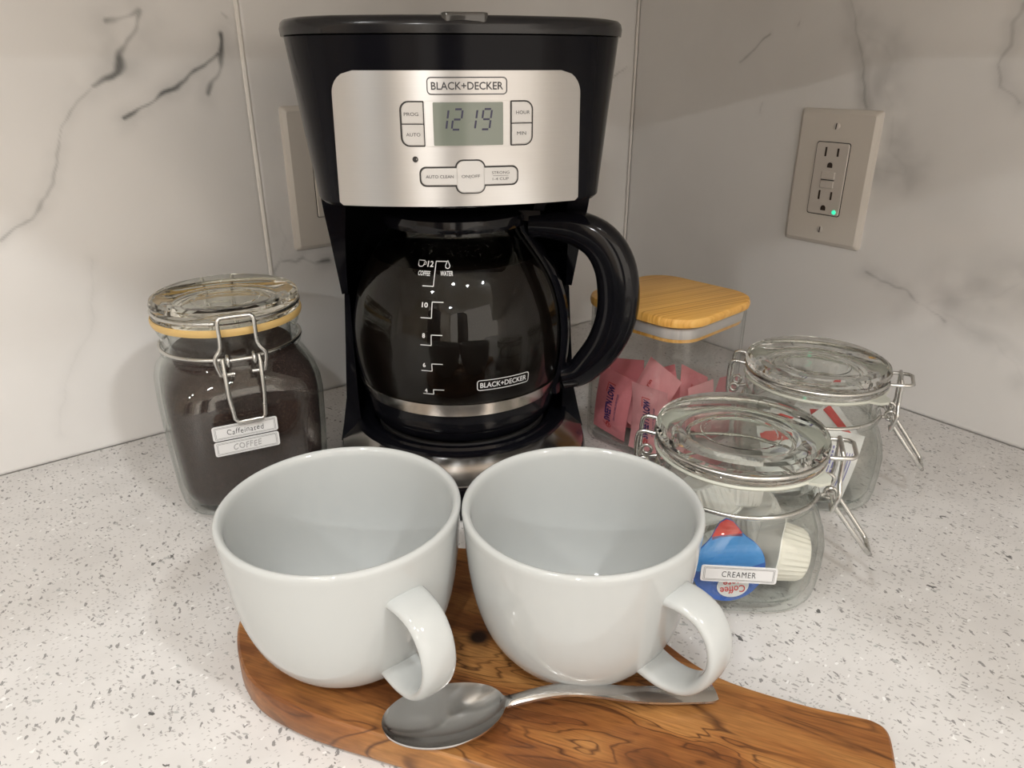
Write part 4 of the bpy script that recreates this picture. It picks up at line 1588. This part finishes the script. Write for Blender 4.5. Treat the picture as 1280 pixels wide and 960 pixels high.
def make_pod(loc, M3, label, printed=False, ivory=False):
    root = empty('creamer_pod')
    root.matrix_world = Matrix.Translation(loc) @ M3.to_4x4() @ Matrix.Scale(1.08, 4)
    tag(root, label, 'creamer pod', 'creamer pods in the low jar')
    pod_meshes().build('tub', M_CUPPL if ivory else M_CUPW, root, ang=25)
    ol = lid_outline()
    mb = MB()
    mb.loft([[Vector((p.x, p.y, z)) for p in ol] for z in (0.0199, 0.0203)])
    lidm = mb.build('foil_lid', M_BLUEFOIL if printed else M_CUPW, root, smooth=False)
    if printed:
        def fl(x, y, off=0.0):
            return Vector((x, y, 0.0205 + off))

        def zone(y0, y1, mat, nm, curve):
            mb = MB()
            cl = []
            for p in ol:
                cl.append(Vector((p.x * 0.985, p.y * 0.985)))
            top = [p for p in cl if y0 <= p.y <= y1]
            top.sort(key=lambda p: atan2(p.y, p.x))
            xs0 = max(abs(p.x) for p in top)
            low = [Vector((-xs0 + 2 * xs0 * i / 10, y0 + curve * (1 - ((i - 5) / 5) ** 2))) for i in range(11)]
            poly = low + top
            mb.add([fl(p.x, p.y, 0.0001) for p in poly], [tuple(range(len(poly)))])
            mb.build(nm, mat, lidm, smooth=False)
        zone(0.001, 0.0205, M_SKYFOIL, 'sky_print', -0.003)
        zone(0.0178, 0.031, M_REDFOIL, 'red_tab_print', 0.001)
        mb = MB()
        mb.add([fl(0.0015 + 0.0088 * cos(2 * pi * k / 32), -0.0108 + 0.0068 * sin(2 * pi * k / 32), 0.0003) for k in range(32)], [tuple(range(32))])
        mb.build('oval_print', M_LABEL, lidm, smooth=False)
        for body, x, y, w, h in (('Coffee', 0.0012, -0.0130, 0.0138, 0.0044), ('mate', 0.0018, -0.0084, 0.0112, 0.0036)):
            pts, fs = text_w(body, w, h, 0.015)
            mb = MB()
            mb.add([fl(x - p[0], y - p[1], 0.0005) for p in pts], fs)      # the pod lies upside down
            mb.build('lettering', M_REDINK, lidm, smooth=False)
    return root


def basis(zdir, ydir):
    z = Vector(zdir).normalized()
    y = Vector(ydir)
    y = (y - z * y.dot(z)).normalized()
    x = y.cross(z)
    return Matrix((x, y, z)).transposed()


cx, cy = CJ[0], CJ[1]
# foil lid facing the camera, on its edge against the front wall
make_pod((cx - 0.0115, cy - 0.0215, 0.0288), basis((0.02, -1, 0.16), (-0.12, 0.1, 1)), 'creamer pod with a blue foil lid facing out of the jar', True)
make_pod((cx + 0.0410, cy - 0.0215, 0.0255), basis((-0.96, 0.10, 0.16), (0.2, -0.3, 1)), 'ivory ribbed creamer pod lying on its side behind the jar front', False, True)
make_pod((cx + 0.0040, cy + 0.0050, 0.0440), basis((0.05, 0.45, 0.80), (1, 0, 0)), 'white creamer pod tipped above the blue-lidded one')
make_pod((cx - 0.0190, cy + 0.0185, 0.0385), basis((-0.3, 0.3, -0.9), (0.7, -0.7, 0)), 'white creamer pod upside down at the back left of the jar')
make_pod((cx + 0.0195, cy + 0.0185, 0.0385), basis((0.3, 0.25, -0.9), (-0.7, -0.7, 0)), 'white creamer pod upside down at the back right of the jar')
make_pod((cx - 0.0190, cy + 0.0080, 0.0620), basis((0.35, -0.2, -0.9), (1, 0, 0)), 'white creamer pod lying topmost by the hinge')


# --- paper packets
def packet_mesh(w, h, t, seed, seal=0.006):
    rg = random.Random(seed)
    nx, ny = 9, 13
    vs = []
    tw = rg.uniform(-0.10, 0.10)
    bend = rg.uniform(-0.004, 0.004)
    for side in (1, -1):
        for j in range(ny + 1):
            for i in range(nx + 1):
                a, b2 = i / nx * 2 - 1, j / ny * 2 - 1
                y = b2 * h / 2
                inn_ = max(0.0, 1 - (abs(y) / (h / 2 - seal)) ** 2) if abs(y) < h / 2 - seal else 0.0
                puff = t * (inn_ ** 0.5) * (1 - a * a) ** 0.6
                z = side * (puff + 0.0001) + bend * (b2 * b2 - 0.4) + tw * a * b2 * 0.01 + (rg.uniform(-0.0004, 0.0004) if side == 1 and abs(a) < 0.95 else 0)
                vs.append((a * w / 2, y, z))
    W_ = nx + 1
    N_ = (ny + 1) * W_
    fs = []
    for j in range(ny):
        for i in range(nx):
            a = j * W_ + i
            fs.append((a, a + 1, a + W_ + 1, a + W_))
            fs.append((N_ + a, N_ + a + W_, N_ + a + W_ + 1, N_ + a + 1))
    rim = [i for i in range(W_)] + [j * W_ + nx for j in range(1, ny + 1)] + [ny * W_ + i for i in range(nx - 1, -1, -1)] + [j * W_ for j in range(ny - 1, 0, -1)]
    for i in range(len(rim)):
        a, b2 = rim[i], rim[(i + 1) % len(rim)]
        fs.append((a, a + N_, b2 + N_, b2))
    mb = MB()
    mb.add(vs, fs)

    def surf(x, y):
        a, b2 = x / (w / 2), y / (h / 2)
        inn_ = max(0.0, 1 - (abs(y) / (h / 2 - seal)) ** 2) if abs(y) < h / 2 - seal else 0.0
        return Vector((x, y, t * (inn_ ** 0.5) * max(0, 1 - a * a) ** 0.6 + 0.0009 + bend * (b2 * b2 - 0.4) + tw * a * b2 * 0.01))
    return mb, surf


def pk_print(root, surf, body, cx_, cy_, w, h, mat, rot, bold=0.02, shear=0.0):
    pts, fs = text_w(body, w, h, bold, shear)
    c, s = cos(rot), sin(rot)
    mb = MB()
    mb.add([surf(cx_ + p[0] * c - p[1] * s, cy_ + p[0] * s + p[1] * c) for p in pts], fs)
    mb.build('lettering', mat, root, smooth=False)


def sweet_packet(loc, M3, seed, label, mat, front):
    mb, surf = packet_mesh(0.036, 0.060, 0.0022, seed)
    o = mb.build('sweetener_packet', mat, None, ang=60)
    o.matrix_world = Matrix.Translation(loc) @ M3.to_4x4()
    tag(o, label, 'packet', 'pink sweetener packets in the box')
    if front:
        pk_print(o, surf, "SWEET'N LOW", -0.0015, 0.0010, 0.0345, 0.0072, M_NAVY, pi / 2, 0.035, 0.1)
        pk_print(o, surf, 'ZERO CALORIE SWEETENER', 0.0060, 0.0000, 0.0260, 0.0017, M_NAVY, pi / 2, 0.0)
        mb = MB()
        fn = lambda x, y: surf(x, y)
        # clef-like red flourish at the foot of the name and a red bar at its end
        sp = [(-0.0005 + 0.0022 * cos(a) * (1 - a / 16), -0.0200 + 0.0036 * sin(a) * (1 - a / 20)) for a in [k * 0.5 for k in range(20)]]
        stroke_loop(mb, sp, 0.0007, fn, False)
        mb.build('red_flourish', M_REDINK, o, smooth=False)
        for ln in ([(-0.0055, -0.0185), (0.0005, -0.0235), (0.0035, -0.0195)], [(-0.0062, 0.0110), (-0.0062, 0.0195), (0.0015, 0.0195)]):
            mb = MB()
            stroke_loop(mb, ln, 0.0007, fn, False)
            mb.build('red_stroke', M_REDINK, o, smooth=False)
    else:
        pk_print(o, surf, 'NUTRITION', 0.008, 0.0, 0.020, 0.0022, M_INK, pi / 2, 0.0)
        pk_print(o, surf, 'saccharin', -0.006, 0.004, 0.022, 0.0036, M_REDINK, pi / 2, 0.01)
    return o


BX = Vector((0.1310, 0.5930, 0))
BROT = radians(43)
bu, bv = Vector((cos(BROT), sin(BROT), 0)), Vector((-sin(BROT), cos(BROT), 0))   # box axes


def bxp(a, b2, z):
    return BX + bu * a + bv * b2 + Vector((0, 0, z))


nl = -bu      # outward normal of the left-front face
nr_ = -bv     # outward normal of the right-front face
UPV = Vector((0, 0, 1))
specs = [
    # a, b, z, facing, up, front?, pale?, label
    (-0.0425, -0.0190, 0.0345, nl, UPV + bv * 0.02, True, True, 'pink sweetener packet with blue lettering upright against the box wall'),
    (-0.0405, 0.0210, 0.0350, nl, UPV - bv * 0.12, True, False, 'pink sweetener packet leaning beside the carafe handle'),
    (-0.0060, -0.0430, 0.0330, nr_, UPV + bu * 0.05, False, True, 'pink sweetener packet back upright at the front corner of the box'),
    (0.0300, -0.0425, 0.0300, nr_, UPV + bu * 0.20, False, False, 'pink sweetener packet upright behind the creamer jar lid'),
    (-0.0320, -0.0100, 0.0480, nl + UPV * 0.25, UPV - bv * 0.35, False, True, 'pink sweetener packet standing highest with a folded corner'),
    (-0.0270, 0.0180, 0.0420, nl + UPV * 0.2, UPV + bv * 0.2, False, False, 'pink sweetener packet behind the highest one'),
    (-0.0190, -0.0150, 0.0410, nl + UPV * 0.3, UPV + bv * 0.5, False, False, 'pink sweetener packet tilted in the middle of the box'),
    (0.0050, -0.0290, 0.0380, nr_ + UPV * 0.5, UPV + bu * 0.6, False, False, 'pink sweetener packet sloping down towards the bamboo box front'),
    (0.0170, -0.0130, 0.0300, nr_ + UPV * 0.9, bu + UPV * 0.2, False, False, 'pink sweetener packet lying slanted at the right of the box'),
    (0.0100, 0.0120, 0.0280, UPV + nl * 0.4, bv + UPV * 0.1, False, True, 'pink sweetener packet lying at the back of the box'),
    (0.0180, 0.0050, 0.0180, UPV, bu, False, False, 'pink sweetener packet lying low at the back of the box'),
    (0.0050, -0.0020, 0.0100, UPV, bv, False, True, 'pink sweetener packet flat on the bottom of the box'),
]
for k, (a, b2, z, fc, up_, fr_, pale, lb) in enumerate(specs):
    sweet_packet(bxp(a, b2, z), basis(fc, up_), 40 + k, lb, M_PINK2 if pale else M_PINK, fr_)

# clear box with a bamboo lid
box = empty('storage_box', BX, BROT)
tag(box, 'clear square box with a bamboo lid, holding pink packets', 'storage box')
BH = 0.1205
mb = MB()


def sq(w, r, z):
    return [Vector((x, y, z)) for x, y in rrect(w, w, r, 9)]


S_ = 0.105
mb.loft([sq(S_ - 0.010, 0.020, 0.0), sq(S_ - 0.003, 0.0235, 0.0015), sq(S_, 0.025, 0.006), sq(S_, 0.025, BH - 0.001), sq(S_ - 0.001, 0.0245, BH), sq(S_ - 0.0032, 0.0235, BH), sq(S_ - 0.0036, 0.0230, BH - 0.001),
         sq(S_ - 0.0036, 0.0230, 0.008), sq(S_ - 0.012, 0.019, 0.0045)])
mb.build('clear_body', M_ACRYL, box, ang=40)
mb = MB()
mb.loft([sq(S_ - 0.0060, 0.0225, BH - 0.0095), sq(S_ - 0.0046, 0.0230, BH - 0.0085), sq(S_ - 0.0046, 0.0230, BH - 0.0020), sq(S_ - 0.0060, 0.0225, BH - 0.0012)])
mb.build('silicone_seal', M_SILICONE, box, ang=40)
mb = MB()
mb.loft([sq(S_ - 0.0075, 0.0220, BH - 0.0125), sq(S_ - 0.0070, 0.0220, BH - 0.0120), sq(S_ - 0.0070, 0.0220, BH - 0.0097)])
mb.loft([sq(S_ - 0.0015, 0.0255, BH + 0.0004), sq(S_ + 0.0032, 0.0275, BH + 0.0014), sq(S_ + 0.0042, 0.0280, BH + 0.0035), sq(S_ + 0.0040, 0.0280, BH + 0.0058), sq(S_ + 0.0025, 0.0272, BH + 0.0078), sq(S_ - 0.0010, 0.0255, BH + 0.0086)])
mb.build('bamboo_lid', M_BAMBOO, box, ang=40)


# white packets in the far jar
def white_packet(loc, M3, seed, label, style):
    mb, surf = packet_mesh(0.034, 0.052, 0.0022, seed)
    o = mb.build('sugar_packet', M_PAPER, None, ang=60)
    o.matrix_world = Matrix.Translation(loc) @ M3.to_4x4()
    tag(o, label, 'packet', 'white sugar packets in the far jar')
    if style == 'text':
        mb = MB()
        rg = random.Random(seed)
        for i in range(5):
            x0 = -0.0110 + i * 0.0028
            y = -0.017
            while y < 0.013:
                l = rg.uniform(0.002, 0.006)
                seg_quad(mb, (x0, y), (x0, min(y + l, 0.015)), 0.0012, lambda a, b2: surf(a, b2))
                y += l + 0.0011
        mb.build('fine_print', M_BLUEINK, o, smooth=False)
        mb = MB()
        for i in range(3):
            seg_quad(mb, (0.0060 + i * 0.0022, -0.015), (0.0060 + i * 0.0022, 0.012), 0.0008, lambda a, b2: surf(a, b2))
        mb.build('fine_print', M_BLUEINK, o, smooth=False)
    else:
        mb = MB()
        vs = [surf(x, y) for y in (0.012, 0.016, 0.020) for x in (-0.015, -0.0075, 0, 0.0075, 0.015)]
        mb.add(vs, [(j * 5 + i, j * 5 + i + 1, j * 5 + i + 6, j * 5 + i + 5) for j in range(2) for i in range(4)])
        mb.build('red_stripe', M_REDINK, o, smooth=False)
        mb = MB()
        for i in range(4):
            seg_quad(mb, (-0.010, -0.010 + i * 0.0034), (0.008 - i * 0.002, -0.010 + i * 0.0034), 0.0012, lambda a, b2: surf(a, b2))
        mb.build('fine_print', M_NAVY, o, smooth=False)
    return o


px_, py_ = PJ[0], PJ[1]
for k, (dx, dy, z, fc, up_, stl, lb) in enumerate([
        (0.0100, -0.0330, 0.0330, (0.10, -1, 0.15), (0.25, 0, 1), 'text', 'white packet with violet small print upright at the jar front'),
        (-0.0220, -0.0250, 0.0340, (-0.3, -1, 0.2), (-0.3, 0, 1), 'stripe', 'white packet with red stripe at the left of the far jar'),
        (0.0090, -0.0130, 0.0480, (0.2, -0.7, 0.7), (0.8, 0.5, 0.3), 'stripe', 'white packet with red end slanting above the small print one'),
        (-0.0100, -0.0060, 0.0500, (-0.1, -0.6, 0.8), (1, -0.2, 0.2), 'stripe', 'white packet lying across under the far jar lid'),
        (0.0050, 0.0120, 0.0420, (0.1, -0.4, 0.9), (0.6, 0.8, 0), 'text', 'white packet lying at the back of the far jar'),
        (-0.0050, 0.0060, 0.0200, (0, -0.1, 1), (1, 0.3, 0), 'stripe', 'white packet lying low in the far jar'),
        (0.0060, 0.0040, 0.0110, (0, 0.0, 1), (0.4, 1, 0), 'text', 'white packet flat on the bottom of the far jar')]):
    white_packet(Vector((px_ + dx, py_ + dy, z)), basis(fc, up_), 70 + k, lb, stl)

# ================================================================== serving board
BT = 0.0200
bo = catmull([Vector(p) for p in [
    (-0.1510, 0.3200), (-0.1490, 0.3430), (-0.1360, 0.3680), (-0.1080, 0.3870), (-0.0700, 0.3950), (-0.0300, 0.3945), (0.0150, 0.3860), (0.0480, 0.3650), (0.0680, 0.3350),
    (0.0830, 0.3095), (0.1040, 0.2860), (0.1385, 0.2690), (0.1620, 0.2615), (0.1710, 0.2580), (0.1748, 0.2510), (0.1700, 0.2340), (0.1640, 0.2190), (0.1540, 0.2110), (0.1250, 0.2080), (0.0750, 0.2090),
    (0.0250, 0.2200), (-0.0200, 0.2350), (-0.0620, 0.2490), (-0.1030, 0.2640), (-0.1340, 0.2850)]], 5)
bc = Vector((-0.01, 0.30))
mb = MB()


def off_ring(ol, d, z):
    n = len(ol)
    out = []
    for i in range(n):
        t = (ol[(i + 1) % n] - ol[(i - 1) % n]).normalized()
        nrm = Vector((t.y, -t.x))
        # outline runs clockwise seen from above, so the inside is on the right
        out.append(Vector((ol[i].x + nrm.x * d, ol[i].y + nrm.y * d, z)))
    return out


mb.loft([off_ring(bo, 0.0035, 0.0003), off_ring(bo, 0.0010, 0.0025), off_ring(bo, 0.0, 0.0060), off_ring(bo, 0.0, BT - 0.0030), off_ring(bo, 0.0005, BT - 0.0009), off_ring(bo, 0.0016, BT)])
tag(mb.build('serving_board', M_OLIVE, None, ang=30), 'olive wood serving board with a handle under the cups and spoon', 'board')


# ================================================================== cups
def make_cup(loc, az, label):
    root = empty('coffee_cup', loc)
    root.scale = (0.98, 0.98, 0.995)
    tag(root, label, 'cup', 'white cups on the board')
    po = [Vector(p) for p in ((0.0290, 0.0), (0.0310, 0.0012), (0.0350, 0.0035), (0.0430, 0.0115), (0.0500, 0.0230), (0.0545, 0.0370), (0.0572, 0.0530), (0.0588, 0.0700), (0.0597, 0.0835))]
    outer = [(p.x, p.y) for p in catmull(po, 4, False)]
    rim = [(0.0600, 0.0862), (0.0596, 0.0878), (0.0584, 0.0885), (0.0570, 0.0880), (0.0560, 0.0865)]
    pi_ = [Vector(p) for p in ((0.0556, 0.0835), (0.0545, 0.0700), (0.0528, 0.0530), (0.0500, 0.0380), (0.0452, 0.0250), (0.0380, 0.0145), (0.0290, 0.0085), (0.0150, 0.0060))]
    inner = [(p.x, p.y) for p in catmull(pi_, 4, False)]
    mb = MB()
    mb.lathe([(0, 0.0022), (0.0240, 0.0022), (0.0255, 0.0)] + outer + rim + inner + [(0, 0.0055)], 96)
    mb.build('bowl', M_PORC, root, ang=60)
    e_, f_ = Vector((cos(az), sin(az), 0)), Vector((-sin(az), cos(az), 0))
    pth = catmull([Vector(p) for p in ((0.0555, 0.0660), (0.0650, 0.0665), (0.0745, 0.0638), (0.0812, 0.0555), (0.0830, 0.0435), (0.0790, 0.0315), (0.0710, 0.0225), (0.0590, 0.0190), (0.0465, 0.0205))], 5, False)
    rings = []
    n = len(pth)
    for i in range(n):
        a, b2 = pth[max(i - 1, 0)], pth[min(i + 1, n - 1)]
        T = (b2 - a).normalized()
        nr = Vector((-T.y, T.x))
        t = i / (n - 1)
        wd = 0.0088 + 0.0016 * abs(2 * t - 1) ** 2
        th_ = 0.0030 + 0.0008 * abs(2 * t - 1) ** 3
        ring = []
        for k in range(20):
            an = 2 * pi * k / 20
            c, s = cos(an), sin(an)
            c, s = math.copysign(abs(c) ** 0.75, c), math.copysign(abs(s) ** 0.85, s)
            r_, z_ = pth[i].x + nr.x * th_ * s, pth[i].y + nr.y * th_ * s
            ring.append(e_ * r_ + f_ * (wd * c) + Vector((0, 0, z_)))
        rings.append(ring)
    mb = MB()
    mb.loft(rings)
    mb.build('handle', M_PORC, root, ang=60)


make_cup((-0.0838, 0.3085, BT), radians(-50), 'white porcelain cup at the left, in front of the coffee jar')
make_cup((0.0342, 0.3085, BT), radians(-46), 'white porcelain cup at the right, beside the creamer jar')

# ================================================================== spoon
sx0, sx1 = Vector((-0.0595, 0.2490)), Vector((0.0985, 0.2715))
sd = (sx1 - sx0)
SL = sd.length
sd.normalize()
sn = Vector((-sd.y, sd.x))
rowsS, colsS = 110, 16
top, bot = [], []
for i in range(rowsS + 1):
    t = i / rowsS
    x = (t ** 1.25) * SL
    BL = 0.060
    el = 0.0180 * sqrt(max(0.0, 1 - ((x - 0.0285) / 0.0285) ** 2)) if x < 0.057 else 0.0
    q = max(0.0, (x - 0.050) / (SL - 0.050))
    neck = (0.0030 + 0.0034 * q ** 1.4) if x > 0.0285 else 0.0
    hw = max((el ** 4 + neck ** 4) ** 0.25, 0.0003)
    depth = 0.0082 * (max(el, 0.0) / 0.0180) ** 1.3
    arch = 0.0085 * math.exp(-((x - 0.085) / 0.030) ** 2)
    zc = 0.0088 + arch - 0.0055 * q - 0.0015 * (1 - min(1, x / 0.05))
    if i > rowsS - 3:
        hw *= (0.97, 0.93, 0.80)[i - (rowsS - 2)]
    for j in range(colsS + 1):
        w = 2 * j / colsS - 1
        p = sx0 + sd * x + sn * (w * hw)
        zz = BT + zc - depth * (1 - w * w) + 0.0002
        crown = 0.0011 * (1 - w * w) * min(1, max(0, (x - 0.050) / 0.012))
        top.append(Vector((p.x, p.y, zz + 0.0006 + crown)))
        bot.append(Vector((p.x, p.y, zz - 0.0006 - crown * 0.3)))
mb = MB()
W_ = colsS + 1
N_ = len(top)
fs = []
for i in range(rowsS):
    for j in range(colsS):
        a = i * W_ + j
        fs.append((a, a + 1, a + W_ + 1, a + W_))
        fs.append((N_ + a, N_ + a + W_, N_ + a + W_ + 1, N_ + a + 1))
rim = [i for i in range(W_)] + [j * W_ + colsS for j in range(1, rowsS + 1)] + [rowsS * W_ + i for i in range(colsS - 1, -1, -1)] + [j * W_ for j in range(rowsS - 1, 0, -1)]
for i in range(len(rim)):
    a, b2 = rim[i], rim[(i + 1) % len(rim)]
    fs.append((a, a + N_, b2 + N_, b2))
mb.add(top + bot, fs)
tag(mb.build('teaspoon', M_SPOON, None, ang=50), 'polished steel teaspoon lying on the olive wood board', 'spoon')
